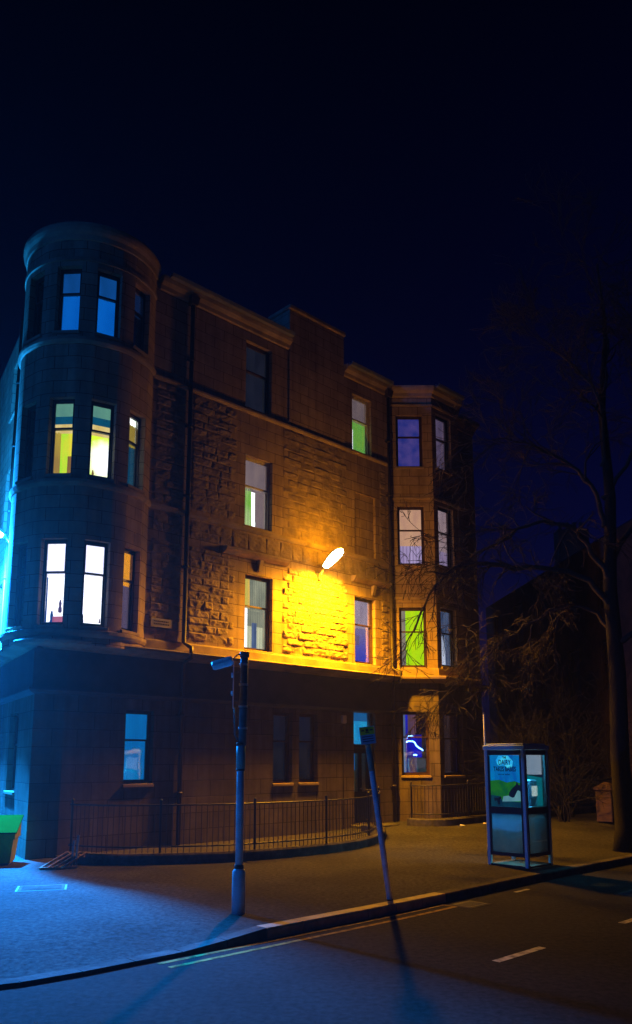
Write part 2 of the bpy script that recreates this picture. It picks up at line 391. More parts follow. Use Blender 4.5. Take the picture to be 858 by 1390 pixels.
# --- cornices, courses
def course(name, path, prof, mat=M_TRIM):
    mb = MB(); sweep(mb, path, prof); return mb.build(name, mat, bld)
corner = []
for i in range(7):                                           # rounded shop cornice corner
    t = i/6
    pa = Vector((B0[0]+SD[0]*.55, B0[1]+SD[1]*.55)); pb = Vector(B0); pc = Vector((A0[0]-.0, 0))
    q = pa*(1-t)**2+pb*2*t*(1-t)+pc*t*t; corner.append((q.x, q.y))
front = [side_far]+corner+[b0, b1, b2, b3, (U_END, 0)]
course('ground_cornice', front, [(-.05, 4.36), (.12, 4.36), (.16, 4.40), (.36, 4.43), (.43, 4.46), (.45, 4.52), (.43, 4.55), (-.5, 4.62), (-.5, 4.5), (-.05, 4.5)])
course('shop_fascia', [side_far, B0, A0, (7.70, 0)], [(-.02, 3.52), (.07, 3.52), (.07, 4.355), (-.02, 4.355)], M_FASC)
course('fascia_moulding', [side_far, B0, A0, (7.70, 0)], [(-.02, 3.38), (.10, 3.42), (.15, 3.47), (.15, 3.515), (-.02, 3.515)], M_FASC)
course('base_band', [(uT, 0), b0, b1, b2, b3, (U_END, 0)], [(-.02, 4.565), (.055, 4.59), (.055, 4.79), (.03, 4.83), (-.02, 4.83)])
course('string_course', [(uT, 0), (7.74, 0)], [(-.02, 8.02), (.03, 8.03), (.075, 8.10), (.075, 8.16), (-.02, 8.185)])
course('sill_course', [(uT, 0), (7.74, 0)], [(-.02, 11.38), (.03, 11.39), (.065, 11.44), (.065, 11.49), (-.02, 11.505)])
twr = [tang(TH0+(TH1-TH0)*i/28) for i in range(29)]
for zz in (4.62, 8.0, 11.4):
    course('tower_course', twr, [(-.02, zz), (.035, zz+.02), (.07, zz+.08), (.07, zz+.15), (-.02, zz+.19)])
course('tower_head_course', twr, [(-.02, 13.48), (.03, 13.49), (.03, 13.58), (-.02, 13.6)])
course('tower_cornice', twr, [(-.02, 14.0), (.03, 14.03), (.05, 14.14), (.09, 14.22), (.11, 14.3), (.11, 14.38), (.08, 14.44), (-.3, 14.46), (-.3, 14.02)])
for zz in (7.0, 10.3, 13.5):
    course('bay_course', [b0, b1, b2, b3], [(-.02, zz), (.03, zz+.01), (.05, zz+.07), (-.02, zz+.1)])
eprof = [(-.02, 13.82), (.05, 13.85), (.07, 13.95), (.17, 14.02), (.2, 14.1), (.2, 14.17), (.1, 14.19), (-.2, 14.2), (-.2, 13.9)]
course('eaves_cornice', [(uT+.1, 0), (cx0-.005, 0)], eprof)
course('eaves_cornice', [(cx1+.005, 0), b0, b1, b2, b3, (U_END, 0)], eprof)
def gutter(path):
    course('gutter', path, [(.21, 14.11), (.33, 14.12), (.36, 14.21), (.34, 14.23), (.32, 14.15), (.23, 14.15), (.22, 14.23), (.205, 14.21)], M_LEAD)
gutter([(uT+.25, 0), (cx0-.06, 0)]); gutter([(cx1+.06, 0), (7.6, 0)]); gutter([b1, b2]); gutter([(b3[0]+.1, 0), (U_END, 0)])
# hood moulds over the first floor windows with a little bracket
for (a, b) in ((1.02, 3.22), (5.86, 7.5)):
    mb = MB()
    mb.loft([[(x, y, z) for y, z in ((.0, 7.30), (-.08, 7.31), (-.16, 7.37), (-.2, 7.43), (-.2, 7.47), (0, 7.5))] for x in (a, b)])
    h = mb.build('hood_mould', M_TRIM, bld)
    c = (a+b)/2+.14
    mb = MB(); mb.loft([[(x, 0, 7.0), (x, -.05, 7.0), (x, -.12, 7.26), (x, -.12, 7.31), (x, 0, 7.31)] for x in (c-.06, c+.06)]); mb.build('bracket', M_TRIM, h)

# --- windows
def window(org, ang, w, h, layers=(), room=None, frame=M_SASH, rail=.59, sill=True, parent=None, name='window', setback=.13, pad=.25, deep=.75):
    mb = MB(); y0, y1 = setback, setback+.11
    mb.box(0, .05, y0, y1, 0, h); mb.box(w-.05, w, y0, y1, 0, h); mb.box(.05, w-.05, y0, y1, 0, .05); mb.box(.05, w-.05, y0, y1, h-.05, h)
    win = mb.build(name, frame, parent or bld, org, ang)
    zr = h*rail
    for (a, b, yy) in ((zr-.02, h-.05, y0+.015), (.05, zr+.02, y0+.056)):
        mb = MB(); t = .036
        mb.box(.051, .051+t, yy, yy+.038, a, b); mb.box(w-.051-t, w-.051, yy, yy+.038, a, b)
        mb.box(.051+t, w-.051-t, yy, yy+.038, a, a+t+.008); mb.box(.051+t, w-.051-t, yy, yy+.038, b-t, b)
        mb.build('sash', frame, win)
        mb = MB(); mb.box(.088, w-.088, yy+.016, yy+.022, a+t, b-t); mb.build('pane', M_GLASS, win)
    if sill:
        mb = MB(); mb.cbox(-.03, w+.03, -.045, setback-.002, -.075, .003, .012); mb.build('sill', M_TRIM, win)
    yb = y1+.012
    mb = MB(); D = yb+deep                                    # the room behind: five inner faces
    x0, x1, z0, z1 = -pad, w+pad, -.15, h+.15
    mb.face([(x0, D, z0), (x1, D, z0), (x1, D, z1), (x0, D, z1)])
    mb.face([(x0, yb, z0), (x0, D, z0), (x0, D, z1), (x0, yb, z1)]); mb.face([(x1, D, z0), (x1, yb, z0), (x1, yb, z1), (x1, D, z1)])
    mb.face([(x0, yb, z1), (x0, D, z1), (x1, D, z1), (x1, yb, z1)]); mb.face([(x0, yb, z0), (x1, yb, z0), (x1, D, z0), (x0, D, z0)])
    for q in ([(x0, z0), (0, z0), (0, z1), (x0, z1)], [(w, z0), (x1, z0), (x1, z1), (w, z1)], [(0, z0), (w, z0), (w, 0), (0, 0)], [(0, h), (w, h), (w, z1), (0, z1)]):
        mb.face([(a, yb, b) for a, b in q])
    mb.build('room', room or M_DARKROOM, win)
    for l in layers:
        kind, a, b, c, d, mat = l[:6]; yy = yb+.03+(l[6] if len(l) > 6 else 0)
        x0, x1, z0, z1 = a*w, b*w, c*h, d*h
        mb = MB()
        if kind == 'blind':
            mb.box(x0, x1, yy, yy+.008, z0, z1); mb.box(x0, x1, yy-.008, yy+.016, z0-.012, z0+.012); nm = 'blind'
        elif kind == 'slats':
            k = z0
            while k < z1:
                mb.face([(x0, yy, k), (x1, yy, k), (x1, yy+.022, k+.022), (x0, yy+.022, k+.022)]); k += .03
            nm = 'blind'
        elif kind == 'vslats':
            k = x0
            while k < x1:
                mb.face([(k, yy, z0), (min(k+.075, x1), yy+.03, z0), (min(k+.075, x1), yy+.03, z1), (k, yy, z1)]); k += .07
            nm = 'blind'
        elif kind == 'curtain':
            n = max(10, int((x1-x0)/.012)); pts = []
            for i in range(n+1):
                t = i/n; pts.append((x0+(x1-x0)*t, yy+.022*math.sin(t*(x1-x0)*75)+.01*math.sin(t*31)))
            for i in range(n):
                (xa, ya), (xb, yb_) = pts[i], pts[i+1]
                mb.face([(xa, ya, z0), (xb, yb_, z0), (xb*.94+.06*x0, yb_, z1), (xa*.94+.06*x0, ya, z1)], smooth=True)
            nm = 'curtain'
        elif kind == 'globe':
            cx, cz, rr = (x0+x1)/2, (z0+z1)/2, (x1-x0)/2
            mb.loft([[(cx+rr*math.sin(math.pi*i/10+1e-3)*math.cos(2*math.pi*k/16), yy+.25+rr*math.sin(math.pi*i/10+1e-3)*math.sin(2*math.pi*k/16), cz-rr*math.cos(math.pi*i/10)) for k in range(16)] for i in range(11)], smooth=True)
            nm = 'room_lamp'
        elif kind == 'item':
            prof = [(.35, 0), (.5, .05), (.5, .3), (.3, .5), (.38, .7), (.2, .95), (.1, 1)]
            cx = (x0+x1)/2; rr = x1-x0
            mb.loft([[(cx+rr*q*math.cos(2*math.pi*k/12), yy+.12+rr*q*math.sin(2*math.pi*k/12), z0+(z1-z0)*t) for k in range(12)] for q, t in prof], smooth=True)
            nm = 'ornament'
        mb.build(nm, mat, win)
    return win

E_ = lit
white1 = E_('lit_white_lavender', lin(228, 228, 252), lin(205, 208, 240), 1.5)
white2 = E_('lit_white_room', lin(250, 250, 252), lin(225, 230, 245), 1.8)
blueA = E_('lit_blue_blind', lin(12, 70, 140), lin(8, 60, 120), .9)
blueB = E_('lit_blue_room', lin(0, 78, 168), lin(8, 95, 190), 1.0, scale=(1, 1, .6))
greenblind = E_('lit_green_blind', lin(95, 150, 130), lin(80, 130, 120), .9)
tealband = E_('lit_teal_band', lin(10, 75, 105), lin(15, 85, 115), .8)
cream = E_('lit_cream_band', lin(215, 195, 130), lin(200, 170, 90), 1.0)
ygreen = E_('lit_yellow_green', lin(225, 205, 50), lin(160, 220, 35), 1.05, scale=(4, 2, 1.2))
ochre = E_('lit_ochre_curtain', lin(190, 165, 50), lin(150, 120, 50), .95)
whiteglow = E_('lit_glow', lin(255, 255, 255), lin(225, 255, 235), 2.6)
orangeb = E_('lit_orange_blind', lin(255, 165, 10), lin(170, 225, 0), 1.2, 'z', (1, 1, -.9))
greyblind = E_('grey_blind', lin(120, 104, 108), lin(140, 120, 118), .85)
greydim = E_('grey_dim_room', lin(34, 36, 44), lin(22, 24, 30), .9)
greygreen = E_('grey_green_net', lin(130, 138, 120), lin(175, 178, 150), .85, stripes=5)
greencurt = E_('green_curtain', lin(120, 190, 60), lin(190, 210, 150), 1.0, stripes=7)
greenlit = E_('green_lit_wall', lin(95, 190, 95), lin(130, 190, 60), .95)
peach = E_('peach_blind', lin(196, 150, 118), lin(176, 132, 112), .9)
lavender = E_('lavender_net', lin(176, 158, 200), lin(150, 132, 176), .95, stripes=3)
purple = E_('purple_night_blind', lin(72, 62, 130), lin(34, 44, 120), .8, scale=(3, 3, 3))
greypurp = E_('grey_purple_blind', lin(105, 90, 118), lin(84, 72, 100), .9)
lime = E_('lime_lit_blind', lin(175, 205, 0), lin(135, 200, 0), 1.1)
steel = E_('steel_blue_room', lin(64, 88, 128), lin(96, 118, 156), .95, stripes=2)
bluefade = E_('blue_fade_blind', lin(10, 60, 225), lin(150, 140, 170), .95, 'z', (1, 1, .75))
slate_b = E_('ground_blue_blind', lin(0, 84, 150), lin(0, 98, 165), 1.0)
dimblue = E_('faint_blue_room', lin(10, 20, 36), lin(4, 6, 12), .8)
cyanroom = E_('cyan_room', lin(0, 150, 225), lin(30, 185, 240), 1.0)
cyandk = E_('cyan_dim_blind', lin(0, 100, 165), lin(10, 110, 180), .9)
reflblue = E_('reflection_blue_room', lin(8, 30, 200), lin(20, 14, 70), .85, scale=(1.5, 1, 1.5))  # blue glow of the window reflection painted into the room
pinkish = E_('dusky_curtain', lin(96, 66, 86), lin(56, 54, 90), .8, stripes=6)
palevert = E_('pale_vertical_blind', lin(60, 48, 56), lin(84, 68, 76), .7)
brownr = E_('brown_room', lin(150, 110, 50), lin(120, 90, 40), .9)
darkitem = E_('backlit_ornament', lin(110, 90, 120), lin(60, 50, 90), .8)
reditem = E_('reddish_lit_item', lin(190, 110, 130), lin(150, 80, 110), .9)
greenitem = E_('pale_green_item', lin(150, 220, 170), lin(220, 240, 220), 1.1)

# corner tower
cw = 2*TR*math.sin(dw)
def tspec(row, k):
    if row == 2:
        if k in (1, 2): return [('blind', 0, 1, .66, 1, blueA), ('blind', 0, 1, -.02, .66, blueB, .06)], blueB
        if k == 3: return [('blind', 0, 1, .64, 1, E_('dim_blue_blind', lin(20, 40, 80), lin(14, 30, 66), .8)), ('curtain', 0, .45, 0, .64, blueA)], M_DARKROOM
        return [], M_DARKROOM
    if row == 1:
        if k == 1: return [('blind', 0, 1, .82, 1, greenblind), ('blind', 0, 1, .72, .82, tealband, .01), ('blind', 0, 1, .6, .72, cream, .02), ('curtain', 0, .35, 0, .6, ochre), ('blind', .6, .85, .0, .3, brownr, .06)], ygreen
        if k == 2: return [('blind', 0, 1, .84, 1, greenblind), ('blind', 0, 1, .74, .84, tealband, .01), ('blind', 0, 1, .6, .74, cream, .02), ('item', .3, .42, 0, .16, brownr)], E_('painted_glow_room', lin(255, 255, 255), lin(185, 215, 40), 1.5, 'rad', (.55, .6, .55))
        if k == 3: return [('blind', 0, 1, .6, .9, ochre), ('curtain', .45, 1, 0, .6, tealband)], whiteglow
        return [], M_DARKROOM
    if k == 1: return [('blind', .05, 1, .58, 1, white1), ('curtain', 0, .16, 0, .58, blueA), ('item', .5, .64, .18, .33, darkitem, .03), ('item', .2, .36, 0, .2, blueA), ('blind', .34, .95, .0, .13, reditem, .08), ('globe', .32, .5, .02, .1, whiteglow), ('globe', .78, .93, .02, .1, whiteglow)], white2
    if k == 2: return [('blind', .05, 1, .62, .98, white1), ('item', .1, .22, 0, .14, darkitem), ('item', .2, .3, .06, .17, greydim, .02), ('item', .86, .93, .08, .13, darkitem)], white2
    if k == 3: return [('blind', 0, 1, .58, 1, orangeb), ('blind', 0, 1, 0, .58, greypurp, .02)], greyblind
    return [], M_DARKROOM
for row, (a, b) in enumerate(TZ):
    for k, t in enumerate(TW):
        p = tang(t-dw); ly, rm = tspec(row, k)
        window((p[0], p[1], a), t, cw, b-a, ly, rm, rail=.62, pad=.02, deep=.25)
# front wall
window((F3[0][0], 0, F3[0][2]), 0, .94, 1.99, [('blind', 0, 1, 0, 1, greydim)], greydim, frame=M_SASH)
window((F3[1][0], 0, F3[1][2]), 0, .89, 1.89, [('blind', 0, 1, .6, 1, greyblind), ('blind', .0, .42, 0.03, .46, white2, .04), ('item', .5, .75, .0, .1, reditem), ('item', .75, .95, .02, .12, ochre)], greenlit, frame=M_SASHW)
window((F2[0][0], 0, F2[0][2]), 0, .96, 2.0, [('blind', 0, 1, .56, 1, greyblind), ('curtain', .0, .48, 0, .58, greencurt), ('curtain', .42, .64, 0, .6, white2, .05), ('blind', .66, 1, 0, .56, greyblind, .05), ('globe', .38, .78, .02, .22, whiteglow)], greygreen, frame=M_SASHW)
window((F1[0][0], 0, F1[0][2]), 0, .96, 2.03, [('curtain', .0, .4, .58, 1, E_('green_orange_curtain', lin(110, 190, 80), lin(225, 175, 80), 1, 'x', (2.4, 1, 1))), ('blind', .4, 1, .58, 1, greygreen, .02), ('blind', 0, 1, .36, .56, greygreen, .1), ('blind', .0, .34, 0, .58, white2, .02), ('curtain', .55, .72, 0, .4, steel, .06), ('blind', .34, 1, 0, .38, E_('pale_lit_net', lin(200, 205, 170), lin(225, 225, 190), .95, stripes=4), .12)], greygreen, frame=M_SASH)
window((F1[1][0], 0, F1[1][2]), 0, .93, 2.03, [('blind', 0, 1, .56, 1, E_('grey_lavender_blind', lin(185, 170, 190), lin(160, 148, 172), 1.0)), ('blind', 0, 1, 0, .58, bluefade, .03), ('slats', .0, .55, .3, .44, greyblind, .0)], bluefade)
# blind (walled-up) window on the second floor
mb = MB(); mb.face([(0, .1, 0), (.95, .1, 0), (.95, .1, 1.98), (0, .1, 1.98)], [(0, 0), (.95, 0), (.95, 1.98), (0, 1.98)])
mb.build('blocked_window', M_ASH, bld, (6.05, 0, 8.2))
# ground floor
window((G_OPS[0][0], 0, G_OPS[0][2]), 0, .75, 1.67, [('vslats', 0, 1, 0, 1, slate_b)], slate_b)
for o_ in G_OPS[1:3]: window((o_[0], 0, o_[2]), 0, o_[1]-o_[0], 1.87, [('curtain', .1, .9, 0, .5, E_('faint_lit_curtain', lin(22, 24, 32), lin(10, 11, 16), .8))], dimblue)
# side wall (runs away to the left)
for a, b in TZ: 
    q = Ps(4.2); window((q[0], q[1], a), SA+math.pi, 1.0, b-a, [], M_DARKROOM)
for s, w_ in ((5.0, .9), (7.3, 1.1)):
    q = Ps(s); window((q[0], q[1], 1.3), SA+math.pi, w_, 1.8, [], M_DARKROOM)
# bay
FB = [[('curtain', 0, .2, 0, 1, steel), ('curtain', .3, .62, .05, 1, pinkish, .25), ('curtain', .66, 1, .3, 1, E_('umber_curtain', lin(44, 30, 40), lin(28, 20, 34), .8), .3)],
      [('blind', 0, .26, 0, 1, E_('grey_net_strip', lin(150, 140, 120), lin(120, 112, 104), .8)), ('curtain', .24, 1, 0, 1, lime, .04)],
      [('blind', 0, 1, .36, 1, peach), ('curtain', 0, 1, 0, .42, lavender, .05)],
      [('blind', 0, 1, 0, 1, purple)]]
FR = [reflblue, lime, lavender, purple]
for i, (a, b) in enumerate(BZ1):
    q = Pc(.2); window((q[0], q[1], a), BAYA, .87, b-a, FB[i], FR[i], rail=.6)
FB2 = [[('vslats', .0, .75, .05, 1, palevert), ('blind', 0, .8, .0, .05, greyblind)],
       [('blind', 0, 1, .56, 1, steel), ('curtain', .25, .75, .05, .85, E_('white_net_curtain', lin(225, 235, 255), lin(120, 140, 180), 1.1, 'z', (1, 1, .6)), .05), ('globe', .1, .7, .0, .25, E_('cool_lamp', lin(200, 215, 255), lin(170, 190, 250), 1.4)), ('item', .66, .86, 0, .16, white1)],
       [('blind', 0, 1, .3, 1, E_('grey_pink_blind', lin(175, 150, 155), lin(150, 128, 138), 1.0)), ('curtain', 0, 1, 0, .36, lavender, .05)],
       [('blind', 0, 1, .55, 1, greypurp), ('blind', 0, 1, 0, .56, greypurp, .03)]]
for i, (a, b) in enumerate(BZ2):
    q = Pf(.22); window((q[0], q[1], a), 0, .81 if i else .98, b-a, FB2[i], [M_DARKROOM, steel, lavender, greypurp][i], rail=.58)

# --- door, fanlight
mb = MB()
mb.box(0, .06, .14, .26, 0, 3.3); mb.box(.87, .93, .14, .26, 0, 3.3); mb.box(.06, .87, .14, .26, 3.22, 3.3); mb.box(.06, .87, .14, .26, 2.16, 2.27)
mb.box(.062, .868, .19, .235, .01, .75); mb.box(.062, .20, .19, .235, .75, 2.158); mb.box(.73, .868, .19, .235, .75, 2.158); mb.box(.40, .53, .19, .235, .75, 2.158)
mb.box(.20, .40, .19, .235, .75, .9); mb.box(.53, .73, .19, .235, .75, .9); mb.box(.20, .40, .19, .235, 2.0, 2.158); mb.box(.53, .73, .19, .235, 2.0, 2.158)
door = mb.build('door', M_BLACK, bld, (5.92, 0, .2), 0)
mb = MB(); mb.box(.2, .4, .208, .214, .9, 2.0); mb.box(.53, .73, .208, .214, .9, 2.0); mb.box(.06, .87, .19, .196, 2.27, 3.22); mb.build('pane', M_GLASS, door)
mb = MB(); mb.box(.03, .9, .27, .28, 2.95, 3.28); mb.build('fanlight_blind', cyandk, door)
mb = MB()
mb.box(-.1, 1.0, .3, .32, 2.18, 3.3); mb.build('lit_close_wall', cyanroom, door)
mb = MB(); mb.box(-.2, 1.1, 1.0, 1.05, 1.5, 2.09); mb.build('lit_close_wall', cyandk, door)
mb = MB(); mb.box(-.2, 1.1, 1.0, 1.05, 0, 1.49); mb.build('lit_close_wall', E_('umber_close', lin(70, 58, 34), lin(40, 60, 50), .8), door)
mb = MB(); mb.box(-.25, -.2, .2, 1.05, 0, 3.4); mb.box(1.1, 1.15, .2, 1.05, 0, 3.4); mb.box(-.25, 1.15, .2, 1.05, 3.4, 3.45); mb.box(-.25, 1.15, .2, 1.05, -.1, 0); mb.build('close_lining', M_TRIM, door)
mb = MB(); mb.tube([(.46, .19, .98), (.46, .13, .98)], [.018, .03], 12); mb.build('handle', M_LEAD, door)
mb = MB(); mb.cbox(.36, .56, .15, .186, 2.17, 2.25, .01); mb.build('number_plate', M_WHITE, door)
mb = MB(); mb.cbox(5.7, 7.05, -.75, -.002, -.1, .19, .02); mb.cbox(5.55, 7.2, -1.15, -.752, -.1, .09, .02); mb.build('door_step', M_KERB, bld)
mb = MB(); mb.cbox(5.36, 5.54, -.1, -.002, 3.04, 3.28, .02); bx_ = mb.build('alarm_box', noisy('white_plastic', (.6, .58, .55), (.7, .68, .65), 5, .4), bld)
mb = MB(); mb.tube([(5.45, -.02, 3.05), (5.45, -.02, .2)], .012, 6); mb.build('cable', M_PIPE, bx_)
mb = MB(); mb.tube([(5.45, -.05, 3.3), (5.3, -.02, 3.36), (4.6, -.02, 3.36)], .01, 6); mb.build('cable', M_PIPE, bx_)
# faint name plate near the tower (not legible in the photograph)
mb = MB(); mb.cbox(-1.1, -.5, -.075, -.055, 5.12, 5.33, .006); npl = mb.build('name_plate', noisy('old_enamel', (.36, .32, .28), (.5, .45, .4), 6, .4), bld)
mb = MB()
for i, z in enumerate((5.25, 5.185)):
    x = -1.02
    rr = random.Random(i+4)
    while x < -.6: w_ = rr.uniform(.02, .045); mb.box(x, x+w_, -.079, -.0755, z, z+.03); x += w_+.012
mb.build('worn_lettering', M_BLACK, npl)
# downpipes
def pipe(u, v=-.08, z0=0.0, z1=14.1, r=.055, org=(0, 0, 0), ang=0):
    mb = MB(); mb.tube([(u, v, z0), (u, v, 4.3), (u, v-.33, 4.42), (u, v-.33, 4.66), (u, v, 4.82), (u, v, z1)], r, 10)
    z = z0+1.2
    while z < z1-.3:
        if not 4.1 < z < 5: mb.tube([(u, v, z), (u, v, z+.07)], r*1.28, 10); mb.box(u-.11, u+.11, v+.04, v+.075, z+.01, z+.06)
        z += 1.83
    return mb
for u in (-.16, 7.6):
    mb = pipe(u)
    mb.loft([[(u-.09, -.17, 13.75), (u+.09, -.17, 13.75), (u+.09, -.01, 13.75), (u-.09, -.01, 13.75)], [(u-.14, -.2, 13.98), (u+.14, -.2, 13.98), (u+.14, -.01, 13.98), (u-.14, -.01, 13.98)]])
    mb.build('downpipe', M_PIPE, bld)
q = Ps(5.75); mb = pipe(0); mb.build('downpipe', M_PIPE, bld, (q[0], q[1], 0), SA+math.pi)

# ------------------------------------------------------------------ wall lamps
def wall_lamp(loc, rz, label, glow, power, lcol):
    t = empty('street_lamp', loc, rz, label, 'street lamp', 'wall mounted street lamps')
    mb = MB(); mb.cbox(-.09, .09, -.05, 0, -.16, .16, .012); mb.cbox(-.06, .06, -.13, -.05, -.1, .1, .012); mb.build('wall_plate', M_GALVD, t)
    mb = MB(); mb.tube([(0, -.1, 0), (-.01, -.17, .1), (-.02, -.26, .19), (-.03, -.36, .27)], .026, 10); mb.tube([(0, -.1, -.06), (-.02, -.22, .12)], .012, 6); mb.build('bracket_arm', M_GALV, t)
    # head: long tapering housing tilted up and outward
    a0 = Vector((-.03, -.3, .23)); ax = Vector((0, -.85, .52)).normalized(); up = Vector((0, .52, .85)).normalized(); sx = Vector((1, 0, 0))
    prof = [(0, .05, .05), (.06, .075, .06), (.2, .105, .07), (.42, .135, .08), (.62, .135, .075), (.75, .10, .055), (.82, .04, .03)]
    def shell(sign, lo, hi, mb, k=1.0):
        rings = []
        for s_, w_, h_ in prof:
            if not lo <= s_ <= hi: continue
            c = a0+ax*s_; w_ *= 1.45; h_ *= 1.3; rings.append([tuple(c+sx*w_*k*math.cos(math.pi*j/8)+up*(sign*h_*k*math.sin(math.pi*j/8)+.004*sign)) for j in range(9)])
        mb.loft(rings, smooth=True)
    mb = MB(); shell(1, 0, 1, mb); shell(-1, 0, .1, mb, .8); h = mb.build('lamp_housing', M_GALVD, t)
    mb = MB(); shell(-1, .06, .9, mb, .95); bw = mb.build('lamp_bowl', glow, t)
    for kind, k in (('POINT', .09), ('SPOT', 3.2)):
     li = bpy.data.lights.new('lamp_light', kind); li.energy = power*k; li.color = lcol; li.shadow_soft_size = .18
     if kind == 'SPOT': li.spot_size = R(178); li.spot_blend = 1
     lo = bpy.data.objects.new('lamp_light', li); COL.objects.link(lo); lo.parent = t; lo.location = tuple(a0+ax*.45-up*.30) if kind == 'SPOT' else tuple(a0+ax*1.08+up*.05)
    return t
g_or, nt, out = newmat('sodium_bowl'); e = N(nt, 'ShaderNodeEmission'); e.inputs[0].default_value = (1, .88, .5, 1); e.inputs[1].default_value = 30; nt.links.new(e.outputs[0], out.inputs[0])
g_bl, nt, out = newmat('cool_led_bowl'); e = N(nt, 'ShaderNodeEmission'); e.inputs[0].default_value = (.45, .9, 1, 1); e.inputs[1].default_value = 30; nt.links.new(e.outputs[0], out.inputs[0])
wall_lamp(W(4.45, 0, 7.2), RZ, 'glowing orange street lamp fixed to the middle of the tenement front wall', g_or, 2300, (1, .41, .002))
q = Ps(6.75); 
wall_lamp(W(q[0], q[1], 7.35), RZ+SA+math.pi, 'glowing cyan street lamp on the side wall at the left edge', g_bl, 38000, (.006, .25, 1.0))

# ------------------------------------------------------------------ ground
big = MB()
nn = 48
for i in range(nn):
    a, b = 2*math.pi*i/nn, 2*math.pi*(i+1)/nn
    big.face([(0, 15, 0), (130*math.cos(a), 15+130*math.sin(a), 0), (130*math.cos(b), 15+130*math.sin(b), 0)])
tag(big.build('road', M_ASPH, None, (0, 0, -.12)), kind='structure')
# kerb line in building coordinates, from the side street round the corner and along the front
def kv(u): return -8.46+.2*sm(-3, 3, u)
KC = []
outn = (-SD[1], SD[0])
pk0 = (B0[0]+outn[0]*4.4, B0[1]+outn[1]*4.4)
for t in (60, 30, 12, 4, 0, -2, -4): KC.append((pk0[0]+SD[0]*t, pk0[1]+SD[1]*t))
e0 = KC[-1]; e1 = (pk0[0]+SD[0]*-9.9, kv(-10)); e2 = (-7.0, kv(-7))
for i in range(1, 11):
    t = i/10; KC.append((e0[0]*(1-t)**2+e1[0]*2*t*(1-t)+e2[0]*t*t, e0[1]*(1-t)**2+e1[1]*2*t*(1-t)+e2[1]*t*t))
u = -6.4
while u < 14: KC.append((u, kv(u))); u += .6
KC += [(u, kv(u)) for u in (16, 20, 26, 34, 50, 80)]
IN = []
for (a, b) in KC:
    if b > -2.5: 
        t = (a-B0[0])*SD[0]+(b-B0[1])*SD[1]; t = max(t, 1.0); IN.append((B0[0]+SD[0]*t+.3, B0[1]+SD[1]*t))
    else: IN.append((max(a, -2.6), .4 if a < 60 else .4))
mb = MB(); NS = 22
def ruv(p): return (W(*p)[0], W(*p)[1])
for i in range(len(KC)-1):
    for j in range(NS):
        def P(i_, j_):
            t = j_/NS; a = KC[i_]; b = IN[i_]; x, y = a[0]+(b[0]-a[0])*t, a[1]+(b[1]-a[1])*t
            return W(x, y, gh(x, y))
        mb.face([P(i, j), P(i+1, j), P(i+1, j+1), P(i, j+1)])
# land beyond the building end
mb.face([W(12.3, .38, .19), W(80, .38, .19), W(80, 60, .19), W(12.3, 60, .19)])
tag(mb.build('pavement', M_PAVE), kind='structure')
# kerb stones: one long strip with joints, a few paler stones
mb = MB(); KB = [W(*p) for p in KC]
seg = []
for i in range(len(KC)-1):
    a = Vector(KC[i]); b = Vector(KC[i+1]); L_ = (b-a).length; n_ = max(1, round(L_/.9)) if L_ < 12 else 1
    for k in range(n_): seg.append((a+(b-a)*k/n_, a+(b-a)*(k+1)/n_))
for a, b in seg:
    d = (b-a).normalized(); o = Vector((d.y, -d.x)); a2 = a+d*.006; b2 = b-d*.006
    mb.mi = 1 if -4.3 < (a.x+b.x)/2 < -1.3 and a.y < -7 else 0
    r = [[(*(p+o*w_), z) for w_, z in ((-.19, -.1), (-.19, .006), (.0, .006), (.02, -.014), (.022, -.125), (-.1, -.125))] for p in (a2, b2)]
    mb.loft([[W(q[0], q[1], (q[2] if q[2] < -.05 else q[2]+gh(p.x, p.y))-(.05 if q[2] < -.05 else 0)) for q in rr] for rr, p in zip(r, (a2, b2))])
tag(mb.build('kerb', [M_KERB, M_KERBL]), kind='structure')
# painted lines
def strip(name, v0, w_, u0, u1, mat, follow=True, z=-.116):
    mb = MB(); u = u0
    while u < u1-1e-6:
        e = min(u+.5, u1)
        va, vb = (kv(u)+v0, kv(e)+v0) if follow else (v0, v0)
        mb.face([W(u, va, z), W(e, vb, z), W(e, vb+w_, z), W(u, va+w_, z)]); u = e
    return tag(mb.build(name, mat), kind='structure')
mb = MB()
strip('yellow_line', -.16, .07, -6.2, -1.25, M_YELL); strip('yellow_line', -.37, .07, -6.2, -1.25, M_YELL)
mb.face([W(-1.25, kv(-1.25)-.37, -.116), W(-1.19, kv(-1.2)-.37, -.116), W(-1.19, kv(-1.2)-.09, -.116), W(-1.25, kv(-1.25)-.09, -.116)]); tag(mb.build('yellow_line', M_YELL), kind='structure')
for u in (-3.55, -.62, 2.3, 5.2, 8.1, 11, 14, 17): strip('white_dash', -11.05, .1, u, u+.95, M_WHITE, False)
strip('white_dash', -.35, .07, .55, 1.0, M_WHITE)
# far side pavement across the road (behind and to the right of the camera)
mb = MB(); mb.poly([W(-60, -21)[:2], W(80, -21)[:2], W(80, -15.2)[:2], W(-60, -15.2)[:2]][::1], -.118, .0)
tag(mb.build('far_pavement', M_PAVE), kind='structure')
